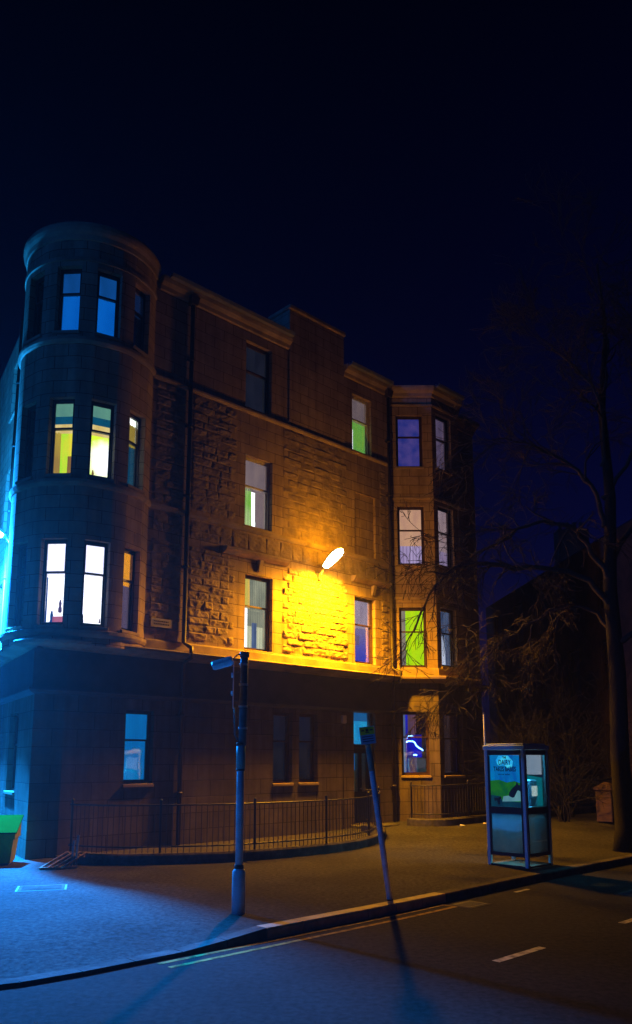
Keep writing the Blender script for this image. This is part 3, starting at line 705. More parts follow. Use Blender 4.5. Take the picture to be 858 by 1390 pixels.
# garden earth strip inside the railings
pl = [(-3.25, -.75), (-2.85, -1.75), (-1.76, -2.55), (-.88, -2.98), (.47, -3.2), (1.9, -3.2), (3.3, -2.85), (4.5, -2.2), (5.15, -1.6), (5.35, -.95)]
def spline(pts, n=8):
    out = []
    for i in range(len(pts)-1):
        p0, p1, p2, p3 = (Vector(pts[max(0, min(len(pts)-1, i+k))]) for k in (-1, 0, 1, 2))
        for j in range(n):
            t = j/n; out.append(tuple(.5*((2*p1)+(-p0+p2)*t+(2*p0-5*p1+4*p2-p3)*t*t+(-p0+3*p1-3*p2+p3)*t**3)))
    out.append(tuple(pts[-1])); return out
def railing(pts, label, zb=0, hgt=1.15, name='iron_railing'):
    t = empty(name, P0, RZ, label, 'railing', 'railings around the front gardens')
    sp = spline(pts)
    L_ = [0]
    for a, b in zip(sp, sp[1:]): L_.append(L_[-1]+math.hypot(b[0]-a[0], b[1]-a[1]))
    def at(s):
        for i in range(len(sp)-1):
            if s <= L_[i+1]:
                k = (s-L_[i])/(L_[i+1]-L_[i]); return (sp[i][0]+(sp[i+1][0]-sp[i][0])*k, sp[i][1]+(sp[i+1][1]-sp[i][1])*k)
        return sp[-1]
    g = lambda p: gh(*p)
    mb = MB(); rings = []
    for i, p in enumerate(sp):
        a, b = Vector(sp[max(0, i-1)]), Vector(sp[min(len(sp)-1, i+1)]); d = (b-a).normalized(); o = Vector((d.y, -d.x)); z = g(p)
        rings.append([(p[0]+o.x*w_, p[1]+o.y*w_, z+h_) for w_, h_ in ((.15, -.1), (.15, .17), (.12, .2), (-.12, .2), (-.15, .17), (-.15, -.1))])
    mb.loft(rings); mb.build('stone_plinth', M_KERB, t)
    for h_ in (.32, hgt-.03):
        mb = MB(); mb.tube([(p[0], p[1], g(p)+h_) for p in sp], .018, 6); mb.build('rail', M_IRON, t)
    mb = MB(); s = .06; posts = []
    k = 0
    while s < L_[-1]:
        p = at(s); z = g(p)
        if k % 17 == 0: posts.append((p, z))
        else:
            mb.tube([(p[0], p[1], z+.19), (p[0], p[1], z+hgt-.02)], .009, 5, caps=False)
        s += .115; k += 1
    mb.build('bars', M_IRON, t)
    for p, z in posts:
        mb = MB(); mb.tube([(p[0], p[1], z+.18), (p[0], p[1], z+hgt+.03), (p[0], p[1], z+hgt+.05), (p[0], p[1], z+hgt+.09)], [.024, .024, .034, .012], 8); mb.build('post', M_IRON, t)
    return t
railing(pl, 'black iron railing on low curved stone plinth left of the doorway')
Rp = [(7.2, -1.0), (7.25, -1.55), (7.6, -1.95), (8.3, -2.1), (9.3, -2.15), (10.6, -2.2), (12.5, -2.2), (16, -2.2), (22, -2.2)]
railing(Rp, 'black iron railing on stone plinth in front of the right hand bay window')
mb = MB(); mb.poly([W(*p)[:2] for p in [(-3.2, -.05)]+pl+[(5.35, -.05)]], -.02, .05)
tag(mb.build('garden_soil', M_SOIL), kind='structure')

# ------------------------------------------------------------------ phone box
pb = empty('phone_box', W(2.43+.45, -7.76+.45, 0), RZ, 'glazed steel phone box with a poster on its left side, by the kerb', 'phone box')
M_PB = noisy('phone_box_paint', (.5, .75, .82), (.6, .85, .9), 6, .35, metal=.2)
M_PBD = noisy('phone_box_dark', (.02, .024, .03), (.04, .045, .05), 8, .4)
h_ = .45
mb = MB()
for sx in (-1, 1):
    for sy in (-1, 1): mb.cbox(min(sx*h_, sx*(h_-.07)), max(sx*h_, sx*(h_-.07)), min(sy*h_, sy*(h_-.07)), max(sy*h_, sy*(h_-.07)), 0, 2.2, .008)
mb.build('corner_posts', M_PB, pb)
mb = MB(); mb.cbox(-.47, .47, -.47, .47, 2.2, 2.29, .012); mb.cbox(-.42, .42, -.42, .42, 2.29, 2.325, .012); mb.build('canopy', M_PB, pb)
mb = MB(); i_ = h_-.072
def side_rail(z0, z1, t=.045):
    mb.box(-i_, i_, -h_+.01, -h_+t, z0, z1); mb.box(-i_, i_, h_-t, h_-.01, z0, z1); mb.box(-h_+.01, -h_+t, -i_, i_, z0, z1); mb.box(h_-t, h_-.01, -i_, i_, z0, z1)
side_rail(2.1, 2.198); side_rail(.985, 1.11); side_rail(.19, .26)
for a, b in ((.262, .984), (1.111, 2.099)):
    for s_ in (-1, 1):
        for w_ in (-1, 1):
            x0, x1 = sorted((w_*i_, w_*(i_-.04))); y0, y1 = sorted((s_*(h_-.012), s_*(h_-.043)))
            mb.box(x0, x1, y0, y1, a, b); mb.box(y0, y1, x0, x1, a, b)
mb.build('glazing_frame', M_PBD, pb)
M_PBG = glass('phone_box_glass', (.85, .95, 1), .05)
for nm, (x0, x1, y0, y1) in (('door_pane', (-.338, .338, -h_+.022, -h_+.027)), ('side_pane', (-h_+.022, -h_+.027, -.338, .338)), ('side_pane', (h_-.027, h_-.022, -.338, .338)), ('back_pane', (-.338, .338, h_-.027, h_-.022))):
    for a, b in ((.262, .984), (1.111, 2.099)):
        if nm == 'side_pane' and x0 < 0 and a > 1: continue
        mb = MB(); mb.box(x0, x1, y0, y1, a, b); mb.build(nm, M_PBG, pb)
# grey smoked lower panels behind the glass
M_FROST, nt, out = newmat('frosted_panel')
d_ = N(nt, 'ShaderNodeBsdfDiffuse'); d_.inputs[0].default_value = (.11, .15, .18, 1); t_ = N(nt, 'ShaderNodeBsdfTranslucent'); t_.inputs[0].default_value = (.24, .3, .34, 1)
x_ = N(nt, 'ShaderNodeMixShader'); x_.inputs[0].default_value = .55; y_ = N(nt, 'ShaderNodeMixShader'); q_ = N(nt, 'ShaderNodeBsdfTransparent')
n_ = N(nt, 'ShaderNodeTexNoise', i_Scale=4.0, i_Detail=4.0); mr_ = N(nt, 'ShaderNodeMapRange'); mr_.inputs['To Min'].default_value = .05; mr_.inputs['To Max'].default_value = .5
for p_, q2 in ((d_.outputs[0], x_.inputs[1]), (t_.outputs[0], x_.inputs[2]), (n_.outputs['Fac'], mr_.inputs[0]), (mr_.outputs[0], y_.inputs[0]), (x_.outputs[0], y_.inputs[1]), (q_.outputs[0], y_.inputs[2]), (y_.outputs[0], out.inputs[0])): nt.links.new(p_, q2)
mb = MB(); mb.box(-h_+.03, -h_+.036, -.338, .338, .262, .984); mb.build('lower_panel', M_FROST, pb); mb = MB(); mb.box(-.338, .338, -h_+.03, -h_+.036, .262, .984); mb.build('lower_panel', M_FROST, pb)
# ceiling light
ce, nt, out = newmat('phone_ceiling_light'); e = N(nt, 'ShaderNodeEmission'); e.inputs[0].default_value = (.35, .85, 1, 1); e.inputs[1].default_value = 2.5; nt.links.new(e.outputs[0], out.inputs[0])
mb = MB(); mb.box(-.25, .25, -.25, .25, 2.16, 2.18); mb.build('ceiling_light', ce, pb)
la = bpy.data.lights.new('box_light', 'AREA'); la.energy = 70.0; la.color = (.1, .7, 1); la.size = .45
lo = bpy.data.objects.new('box_light', la); COL.objects.link(lo); lo.parent = pb; lo.location = (0, 0, 2.15)
class MB2(MB):
    def build(s, *a, **k):
        s.v = [(y, -x, z) for x, y, z in s.v]; return MB.build(s, *a, **k)
# inner back: pale upper board, teal lower board
M_TEAL = lit('lit_teal_board', lin(0, 130, 140), lin(10, 150, 165), .75); M_PALE = noisy('pale_board', (.55, .56, .58), (.66, .66, .68), 3, .5)
mb = MB2(); mb.box(-.33, .33, .37, .385, 1.72, 2.12); mb.build('upper_board', lit('lit_upper_board', lin(190, 190, 200), lin(150, 165, 185), .9), pb)
mb = MB2(); mb.loft([[(-.33, y, 1.11), (.33, y, 1.11), (.33, y, 1.66), (-.1, y, 1.72), (-.33, y, 1.64)] for y in (.36, .386)]); mb.build('teal_board', M_TEAL, pb)
mb = MB2(); mb.cbox(-.16, .24, .12, .355, 1.12, 1.62, .02); mb.cbox(-.2, .28, .02, .34, 1.02, 1.11, .02); ph = mb.build('payphone', noisy('payphone_steel', (.12, .22, .3), (.17, .3, .38), 5, .35, metal=.4), pb)
mb = MB2(); mb.tube([(-.24, .1, 1.24), (-.26, .06, 1.3), (-.26, .06, 1.46), (-.24, .1, 1.52)], [.035, .024, .024, .035], 10); mb.tube([(-.24, .12, 1.24), (-.22, .1, 1.06), (-.12, .12, .98), (0, .2, 1.03)], .008, 6); mb.build('handset', M_BLACK, ph)
mb = MB2(); mb.box(.2405, .248, .13, .33, 1.3, 1.5); mb.build('notice', lit('lit_notice', lin(215, 225, 215), lin(190, 205, 200), 1.0), ph)
mb = MB(); mb.cbox(-.3, -.22, -.28, -.2, .66, .86, .03); mb.tube([(-.26, -.24, .27), (-.26, -.24, .68)], .01, 6); mb.build('red_tag', noisy('red_plastic', (.3, .05, .05), (.38, .07, .07), 6, .4), pb)
mb = MB(); mb.box(-.44, .44, -.44, .44, .0, .03); mb.build('floor_slab', M_KERB, pb)
# poster on the left side (faces away from the building frame's +x): built as a backlit sheet with printed shapes
X = -h_+.03
po = lit('poster_sky', lin(0, 80, 160), lin(0, 110, 175), .75, scale=(6, 6, 2)); pgr = lit('poster_grass', lin(8, 84, 52), lin(26, 105, 40), .65, scale=(8, 8, 8))
mb = MB(); mb.box(X, X+.006, -.338, .338, 1.111, 2.099); post = mb.build('poster', po, pb)
def pshape(name, pts, mat, lay):
    """pts: (across 0..1 from the viewer's left, height 0..1)"""
    mb = MB(); xx = X-.0008*lay
    P3 = [(.338-.676*a, 1.111+.988*b) for a, b in pts]
    mb.face([(xx, y, z) for y, z in P3]); return mb.build(name, mat, post)
pshape('poster_field', [(0, .0), (1, .0), (1, .46), (.8, .5), (.55, .47), (.3, .52), (0, .5)], pgr, 1)
pshape('poster_foreground', [(0, 0), (1, 0), (1, .1), (.4, .11), (.3, .2), (0, .22)], lit('poster_dark', lin(4, 40, 66), lin(8, 60, 80), .7), 2)
pshape('poster_cloud', [(.2, .9), (.3, .99), (.62, .99), (.78, .88), (.74, .76), (.6, .74), (.5, .8), (.28, .8)], lit('poster_cloud', lin(60, 190, 220), lin(10, 130, 205), .9, scale=(9, 9, 9)), 1)
cowd = lit('poster_cow_black', lin(6, 14, 34), lin(10, 24, 50), .8); cowp = lit('poster_cow_pale', lin(90, 140, 150), lin(60, 110, 130), .8)
pshape('poster_cow_body', [(.38, .1), (1, .12), (1, .34), (.82, .3), (.62, .22), (.42, .2)], cowp, 3)
pshape('poster_cow_head', [(.6, .22), (.64, .2), (.72, .18), (.78, .19), (.86, .28), (.9, .33), (1, .3), (1, .42), (.93, .43), (.9, .47), (.87, .49), (.85, .43), (.76, .38), (.68, .33), (.62, .28)], cowd, 4)
pshape('poster_calf', [(.12, .1), (.2, .12), (.24, .04), (.3, .04), (.3, .13), (.36, .17), (.33, .2), (.24, .17), (.1, .17)], cowd, 4)
def text_mesh(s, size, mat, name, off=.0, sx=.8):
    cu = bpy.data.curves.new('t', 'FONT'); cu.body = s; cu.size = size; cu.align_x = 'CENTER'; cu.offset = off*.9
    to = bpy.data.objects.new('t', cu); COL.objects.link(to)
    dg = bpy.context.evaluated_depsgraph_get(); me = bpy.data.meshes.new_from_object(to.evaluated_get(dg))
    bpy.data.objects.remove(to); me.name = name
    for v in me.vertices: v.co.x *= sx
    me.materials.clear(); me.materials.append(mat); o = bpy.data.objects.new(name, me); COL.objects.link(o); return o
tx = lit('poster_ink', lin(2, 12, 44), lin(4, 16, 52), .7)
for s, sz, z, sx in (('THE', .055, 2.035, .8), ('DAIRY', .135, 1.915, .72), ('TAKES BABIES', .125, 1.79, .66)):
    o = text_mesh(s, sz, tx, 'poster_lettering', .004, sx); o.parent = post
    o.matrix_local = Matrix.Translation((X-.006, 0.0, z)) @ Matrix(((0, 0, -1, 0), (-1, 0, 0, 0), (0, 1, 0, 0), (0, 0, 0, 1)))
o = text_mesh('from their mothers', .05, tx, 'poster_lettering', .001, .7); o.parent = post
o.matrix_local = Matrix.Translation((X-.006, .02, 1.715)) @ Matrix(((0, 0, -1, 0), (-1, 0, 0, 0), (0, 1, 0, 0), (0, 0, 0, 1)))
# slim post behind the phone box
t = empty('slim_post', W(3.45, -6.2, gh(3.45, -6.2)), 0, 'slim pale post rising just behind the phone box roof', 'post')
mb = MB(); mb.tube([(0, 0, 0), (0, 0, 2.98)], .022, 8); mb.build('shaft', M_GALV, t); mb = MB(); mb.tube([(0, 0, 2.98), (0, 0, 3.02)], [.028, .01], 8); mb.build('cap', M_GALVD, t); mb = MB(); mb.tube([(0, 0, 0), (0, 0, .25)], .04, 10); mb.build('base', M_GALVD, t)

# ------------------------------------------------------------------ posts on the pavement
M_SLEEVE = noisy('green_sleeve', (.2, .5, .46), (.28, .6, .54), 7, .45)
t = empty('sign_post', W(-4.24, -7.47, 0), 0, 'tall grey sign post with stepped base and edge on sign at its top', 'sign post')
mb = MB(); mb.tube([(0, 0, -.05), (0, 0, .54), (0, 0, .58)], [.09, .09, .06], 16); mb.build('base', M_GALV, t)
mb = MB(); mb.tube([(0, 0, .57), (0, 0, .625)], .066, 14); mb.build('collar', M_BLACK, t)
mb = MB(); mb.tube([(0, 0, .6), (0, 0, 2.22)], .052, 16); mb.build('lower_shaft', M_GALV, t)
mb = MB(); mb.tube([(0, 0, 1.88), (0, 0, 2.2)], .062, 16); mb.build('sleeve', M_SLEEVE, t)
mb = MB(); mb.tube([(0, 0, 1.86), (0, 0, 1.88)], .066, 14); mb.tube([(0, 0, 2.2), (0, 0, 2.24)], .066, 14); mb.build('sleeve_band', M_BLACK, t)
mb = MB(); mb.tube([(0.02, 0, 2.2), (.03, 0, 3.44)], .055, 16); mb.tube([(.03, 0, 3.42), (.03, 0, 3.49)], .066, 14); mb.build('upper_shaft', M_GALVD, t)
for z in (2.42, 2.72, 3.02, 3.3):
    mb = MB(); mb.tube([(.02, 0, z), (.02, 0, z+.03)], .064, 14); mb.tube([(.0, -.05, z+.015), (.0, -.085, z+.015)], .014, 8); mb.build('clamp', M_GALV, t)
mb = MB()
mr = Matrix.Rotation(R(95.5), 4, 'Z')
mb.box(-.24, .24, -.006, .006, 2.72, 3.34, Matrix.Translation((-.12, 0, 0)) @ mr); mb.box(-.2, .2, .008, .03, 2.9, 2.93, Matrix.Translation((-.12, 0, 0)) @ mr); mb.box(-.2, .2, .008, .03, 3.15, 3.18, Matrix.Translation((-.12, 0, 0)) @ mr)
mb.build('sign_plate', M_GALV, t)
mb = MB(); mb.box(-.10, -.05, -.01, .01, 3.2, 3.22); mb.box(-.10, -.05, -.01, .01, 2.8, 2.82); mb.tube([(-.1, .02, 2.72), (-.085, 0, 2.35), (-.03, 0, 2.24)], .012, 8); mb.build('bracket', M_GALVD, t)
mb = MB(); mb.cbox(-.15, .15, -.06, .06, -.055, .055, .02, Matrix.Translation((-.27, -.05, 3.33)) @ Matrix.Rotation(R(-17), 4, 'Y') @ Matrix.Rotation(R(35), 4, 'X')); lh = mb.build('sign_light', M_GALV, t)
mb = MB(); mb.tube([(-.14, -.03, 3.38), (-.06, 0, 3.46), (.02, 0, 3.46)], .010, 6); mb.build('light_arm', M_BLACK, t)

t = empty('leaning_sign_post', W(-1.95, -8.13, 0), 0, 'leaning pale post with small yellow parking plate, near the kerb', 'sign post')
tilt = Matrix.Rotation(R(-7.4), 4, 'Y')
mb = MB(); mb.loft([[(tilt @ Vector((.043*math.cos(2*math.pi*k/16), .043*math.sin(2*math.pi*k/16), z))) for k in range(16)] for z in (-.1, 2.45)], smooth=True); sh = mb.build('shaft', M_GALV, t)
mb = MB(); mb.loft([[(tilt @ Vector((.047*math.cos(2*math.pi*k/16), .047*math.sin(2*math.pi*k/16), z))) for k in range(16)] for z in (1.86, 2.26)], smooth=True); mb.build('sleeve', noisy('faded_green_label', (.2, .3, .2), (.3, .4, .3), 15, .5), t)
def tb(mb, *a): mb.box(*a, M=tilt @ Matrix.Rotation(R(6), 4, 'Z'))
mb = MB(); tb(mb, -.115, .115, -.062, -.052, 2.26, 2.52); plate = mb.build('sign_plate', M_GALV, t)
mb = MB(); tb(mb, -.108, .108, -.0645, -.0625, 2.40, 2.513); mb.build('yellow_panel', noisy('sign_yellow', (.9, .78, .02), (.95, .85, .04), 5, .4), plate)
mb = MB(); tb(mb, -.108, .108, -.0645, -.0625, 2.267, 2.398); mb.build('pale_panel', noisy('sign_white', (.35, .5, .6), (.42, .58, .68), 5, .4), plate)
mb = MB(); tb(mb, -.02, .02, -.067, -.065, 2.445, 2.485); tb(mb, -.09, -.045, -.067, -.065, 2.455, 2.475); tb(mb, .04, .09, -.067, -.065, 2.455, 2.475); tb(mb, -.03, .03, -.067, -.065, 2.425, 2.437)
for z in (2.365, 2.33, 2.295): tb(mb, -.085, .085, -.067, -.065, z, z+.012)
mb.build('sign_markings', M_BLACK, plate)
mb = MB(); tb(mb, -.05, .05, -.0515, .05, 2.46, 2.485); tb(mb, -.05, .05, -.0515, .05, 2.3, 2.325); mb.build('clamp', M_GALVD, t)

# ------------------------------------------------------------------ bin, broken frame, litter, cover
M_BIN = noisy('yellow_bin_plastic', (.2, .2, .012), (.27, .25, .014), 4, 1, spec=0, patch=(3, .75)); M_BINL = noisy('green_bin_lid', (.006, .035, .003), (.009, .045, .004), 5, 1, spec=0)
t = empty('grit_bin', (-6.35, 16.2, 0), R(12), 'yellow green bin with sloping lid beside the corner pier', 'bin')
def ring(x0, x1, y0, y1, z): return [(x0, y0, z), (x1, y0, z), (x1, y1, z), (x0, y1, z)]
mb = MB(); mb.loft([ring(-.5, .38, -.30, .32, .04), ring(-.54, .43, -.34, .36, .52)]); mb.build('body', M_BIN, t)
mb = MB(); mb.loft([[(-.57, -.37, .5), (.46, -.37, .5), (.46, .39, .5), (-.57, .39, .5)], [(-.57, -.37, .60), (.46, -.37, .60), (.46, .39, .86), (-.57, .39, .86)]]); mb.build('rim', M_BIN, t)
mb = MB(); mb.loft([[(-.6, -.41, .6), (.49, -.41, .6), (.49, .42, .872), (-.6, .42, .872)], [(-.6, -.41, .625), (.49, -.41, .625), (.49, .42, .905), (-.6, .42, .905)]]); mb.build('lid', M_BINL, t)
mb = MB(); mb.cbox(-.15, .12, -.44, -.405, .585, .63, .01); mb.build('lid_handle', M_BLACK, t)
for sx in (-.4, .28): mb = MB(); mb.cbox(sx-.08, sx+.08, -.28, .3, -.0, .05, .01); mb.build('foot', M_BLACK, t)

t = empty('broken_frame', (-4.78, 15.55, 0), R(-8), 'broken wooden frame with slanting slats and an upright stake lying by the railing', 'wooden frame')
M_WOODB = noisy('raw_wood', (.2, .13, .08), (.32, .22, .13), 9, .8)
def beam(mb, a, b, w_=.03, h2=.02):
    a, b = Vector(a), Vector(b); d = (b-a).normalized(); s_ = d.cross(Vector((0, 0, 1))); s_ = s_.normalized() if s_.length > .05 else Vector((1, 0, 0)); n_ = s_.cross(d)
    mb.loft([[tuple(p+s_*x*w_+n_*y*h2) for x, y in ((-1, -1), (1, -1), (1, 1), (-1, 1))] for p in (a, b)])
for k in range(4):
    mb = MB(); beam(mb, (-.32+.13*k, -.22+.02*k, .02), (-.02+.13*k, .28, .27), .028, .012); mb.build('slat', M_WOODB, t)
mb = MB(); beam(mb, (.24, .1, .0), (.25, .14, .6), .02, .015); mb.build('stake', M_GALVD, t)
mb = MB(); beam(mb, (.15, .12, .0), (.16, .16, .5), .02, .015); mb.build('stake', M_GALVD, t)
mb = MB(); beam(mb, (-.3, -.25, .02), (.3, .02, .03), .03, .02); beam(mb, (-.02, .28, .25), (.34, .24, .2), .03, .015); mb.build('rail', M_WOODB, t)

for i, (u_, v_, lb) in enumerate(((7.7, -1.45, 'small pale scrap of litter on pavement nearest the bay window railing'), (8.55, -1.65, 'smaller pale scrap of litter nearer the phone box'))):
    v_ -= 1.0
    mb = MB(); rr = random.Random(i); n_ = 7
    ra_ = [rr.uniform(.06, .10) for _ in range(n_)]
    lo_ = [(ra_[k]*math.cos(2*math.pi*k/n_), ra_[k]*.7*math.sin(2*math.pi*k/n_), .004+rr.uniform(0, .02)) for k in range(n_)]
    mb.loft([lo_, [(x*.8, y*.8, z+.02+rr.uniform(0, .02)) for x, y, z in lo_]])
    tag(mb.build('litter', noisy('litter_paper', (.6, .55, .5), (.75, .7, .62), 5, .7), None, W(u_, v_, gh(u_, v_))), lb, 'litter', 'scraps of litter on the pavement')
mb = MB(); mb.box(-.38, .38, -.28, .28, -.02, .006); mb.mi = 1; mb.box(-.35, .35, -.25, .25, .0, .009)
for i in range(5): mb.box(-.3, .3, -.2+.09*i, -.17+.09*i, .009, .013)
tag(mb.build('utility_cover', [M_GALVD, M_KERB], None, (-4.35, 13.2, 0), RZ-.5), 'pale rectangular utility cover set into the blue lit pavement', 'cover')

for i, (u_, v_, w_, d_, lb, z_) in enumerate(((-.9, -8.8, .45, .32, 'small dark drain grate in the gutter below the leaning post', -.118), (1.9, -10.2, .62, .62, 'square dark manhole cover in the road in front of the phone box', -.118))):
    mb = MB(); mb.box(-w_/2-.05, w_/2+.05, -d_/2-.05, d_/2+.05, -.02, .004); mb.mi = 1; mb.box(-w_/2, w_/2, -d_/2, d_/2, .0, .008)
    k = -w_/2+.04
    while k < w_/2-.04: mb.box(k, k+.025, -d_/2+.04, d_/2-.04, .008, .013); k += .055
    tag(mb.build(('drain_grate', 'manhole_cover')[i], [M_KERB, M_IRON], None, W(u_, v_, z_), RZ), lb, ('drain', 'manhole cover')[i])
# blue reflections in the ground floor bay window, made as added glowing strips
ne_, nt, out = newmat('blue_reflection'); e = N(nt, 'ShaderNodeEmission'); e.inputs[0].default_value = (.15, .4, 1, 1); e.inputs[1].default_value = 9; nt.links.new(e.outputs[0], out.inputs[0])
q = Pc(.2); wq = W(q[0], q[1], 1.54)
t = empty('window_reflection', wq, 0, 'blue glowing strips standing in for reflections in the ground floor bay window', 'reflection')
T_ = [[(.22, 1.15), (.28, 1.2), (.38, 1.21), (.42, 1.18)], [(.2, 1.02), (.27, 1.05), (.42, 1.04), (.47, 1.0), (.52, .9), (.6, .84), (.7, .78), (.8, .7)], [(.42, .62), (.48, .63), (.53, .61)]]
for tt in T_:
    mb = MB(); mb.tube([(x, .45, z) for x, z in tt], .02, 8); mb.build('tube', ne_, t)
mb = MB(); mb.box(.15, .85, .47, .48, .55, 1.25); mb.build('reflection_backing', lit('reflection_glow_board', lin(4, 20, 190), lin(12, 14, 60), .8, scale=(3, 3, 3)), t)

# ------------------------------------------------------------------ the building across the side gardens, far right
far = empty('far_tenement', (0, 0, 0), 0, 'dark unlit tenement block standing beyond the bare tree', 'building')
fo = (9.95, 46.0); fa = math.atan2(30-46, 11.6-9.95); Lf = 21
Pq, nq = line(fo, fa)
# facade looks towards -x : traverse so that outward lies on the camera side
Pq, nq = line(fo, fa)
mb = MB(); fops = []
for c in range(6):
    for r_ in range(3): fops.append((1.5+c*3.2, 2.7+c*3.2, 1.4+r_*3.3, 3.4+r_*3.3))
wall(mb, Pq, nq, 0, Lf, -.2, 10.8, fops)
f1_ = Pq(Lf); back = (fo[0]+9, fo[1]+1); f2_ = (f1_[0]+9, f1_[1]+1)
for a, b in ((f1_, f2_), (f2_, back), (back, fo)): mb.face([(*a, -.2), (*b, -.2), (*b, 10.8), (*a, 10.8)], [(0, 0), (9, 0), (9, 10), (0, 10)])
mb.build('stone_wall', M_BRICKR, far)
mb = MB(); ma_, mb_ = ((fo[0]+back[0])/2, (fo[1]+back[1])/2), ((f1_[0]+f2_[0])/2, (f1_[1]+f2_[1])/2)
mb.face([(*fo, 10.8), (*f1_, 10.8), (*mb_, 13.6), (*ma_, 13.6)]); mb.face([(*f2_, 10.8), (*back, 10.8), (*ma_, 13.6), (*mb_, 13.6)]); mb.face([(*fo, 10.8), (*ma_, 13.6), (*back, 10.8)]); mb.face([(*f1_, 10.8), (*f2_, 10.8), (*mb_, 13.6)])
rf = mb.build('roof', M_SLATE, far)
for k in (.1, .55):
    c = (ma_[0]+(mb_[0]-ma_[0])*k, ma_[1]+(mb_[1]-ma_[1])*k)
    mb = MB(); mb.cbox(c[0]-.9, c[0]+.9, c[1]-.4, c[1]+.4, 12.9, 15.0, .05)
    for j in range(4): mb.tube([(c[0]-.6+.4*j, c[1], 15), (c[0]-.6+.4*j, c[1], 15.5)], .12, 8)
    mb.build('chimney', M_BRICKR, rf)
for a, b, c, d in fops:
    p = Pq(a); mb = MB(); w_ = b-a; h2 = d-c
    mb.box(0, .06, .1, .18, 0, h2); mb.box(w_-.06, w_, .1, .18, 0, h2); mb.box(.06, w_-.06, .1, .18, h2*.55, h2*.55+.06); mb.box(.06, w_-.06, .1, .18, 0, .06); mb.box(.06, w_-.06, .1, .18, h2-.06, h2)
    wn = mb.build('window', M_SASH, far, (p[0], p[1], c), fa)
    mb = MB(); mb.box(.0, w_, .185, .2, 0, h2); mb.build('pane', M_BLACK, wn)

# gate pier catching a little orange light
t = empty('gate_pier', (8.7, 24.4, gh(12, -3)), RZ, 'short stone gate pier among the shadows behind the phone box', 'gate pier')
mb = MB(); mb.cbox(-.25, .25, -.25, .25, 0, .9, .02); mb.build('shaft', M_BRICKR, t); mb = MB(); mb.cbox(-.3, .3, -.3, .3, .9, 1.0, .03); mb.loft([[(x*.28, y*.28, 1.0) for x, y in ((-1, -1), (1, -1), (1, 1), (-1, 1))], [(x*.05, y*.05, 1.15) for x, y in ((-1, -1), (1, -1), (1, 1), (-1, 1))]]); mb.build('cap', M_BRICKR, t)

# ------------------------------------------------------------------ bare tree and shrubs
def grow(mb, p, d, r, L_, depth, rnd, droop=.0, spread=.6, kids=3, minr=.0065, lvl=0):
    pts = [p]; rad = [r]; n_ = 6; cur = p.copy(); dd = d.normalized()
    for i in range(n_):
        dd = (dd+Vector((rnd.gauss(0, .16), rnd.gauss(0, .16), rnd.gauss(0, .13)-droop*.12))).normalized()
        cur = cur+dd*(L_/n_); pts.append(cur.copy()); rad.append(max(minr, r*(1-.62*(i+1)/n_)))
    mb.tube(pts, rad, 7 if r > .04 else (5 if r > .012 else 3), caps=False)
    if depth <= 0: return
    for k in range(kids):
        i = rnd.randint(2, n_); 
        q = (dd+Vector((rnd.gauss(0, spread), rnd.gauss(0, spread), rnd.gauss(.05, spread*.8)-droop*.3)))
        grow(mb, pts[i], q, rad[i]*rnd.uniform(.6, .85), L_*rnd.uniform(.55, .82), depth-1, rnd, droop, spread, kids, minr, lvl+1)
TP = Vector(W(6.6, -7.7, 0))
tree = empty('bare_tree', TP, 0, 'large bare street tree with spreading twiggy branches on the right', 'tree')
mb = MB()
tp = [Vector(p) for p in ((0, 0, -.1), (.02, 0, .5), (.0, .05, 2.0), (.06, .02, 4.0), (.02, .05, 6.0), (.15, 0, 8.2), (.12, .1, 10.5), (.3, 0, 12.6), (.25, .1, 14.5))]
mb.tube(tp, [.32, .24, .21, .19, .16, .13, .09, .05, .02], 14)
mb.build('trunk', M_BARK, tree)
rnd = random.Random(11)
def limb(pts, r0, r1, depth=3, kids=3, ln=1.3, droop=.3, n_k=11):
    """pts: world coordinates of a main limb"""
    mb = MB(); P_ = [Vector(p)-TP for p in pts]; sp = []
    for i in range(len(P_)-1):
        p0, p1, p2, p3 = (P_[max(0, min(len(P_)-1, i+k))] for k in (-1, 0, 1, 2))
        for j in range(5):
            t_ = j/5; sp.append(.5*((2*p1)+(-p0+p2)*t_+(2*p0-5*p1+4*p2-p3)*t_*t_+(-p0+3*p1-3*p2+p3)*t_**3)+Vector((rnd.gauss(0, .03), rnd.gauss(0, .03), rnd.gauss(0, .03))))
    sp.append(P_[-1]); R_ = [r0+(r1-r0)*(i/(len(sp)-1))**.8 for i in range(len(sp))]
    mb.tube(sp, R_, 8, caps=False)
    for k in range(n_k):
        i = int(len(sp)*(.25+.75*k/n_k)); i = min(i, len(sp)-2)
        d = (sp[i+1]-sp[i]).normalized()+Vector((rnd.gauss(0, .5), rnd.gauss(0, .5), rnd.gauss(.1, .55)))
        grow(mb, sp[i], d, R_[i]*.7, ln*rnd.uniform(.7, 1.2), depth, rnd, droop, .55, kids)
    mb.build('branch', M_TWIG, tree)
Yt = TP.y
limb([(TP.x, Yt, 5.6), (6.2, Yt-.1, 6.3), (4.7, Yt-.2, 6.45), (3.4, Yt-.2, 6.5), (2.75, Yt-.3, 5.95), (2.25, Yt-.3, 4.95), (1.95, Yt-.3, 4.3)], .085, .008, 2, 4, .9)
limb([(TP.x, Yt, 6.2), (6.5, Yt, 7.0), (5.9, Yt-.2, 7.5), (5.0, Yt-.3, 7.45), (4.4, Yt-.3, 7.1), (3.7, Yt-.3, 6.75), (3.0, Yt-.3, 6.9)], .08, .008, 3, 4, 1.1)
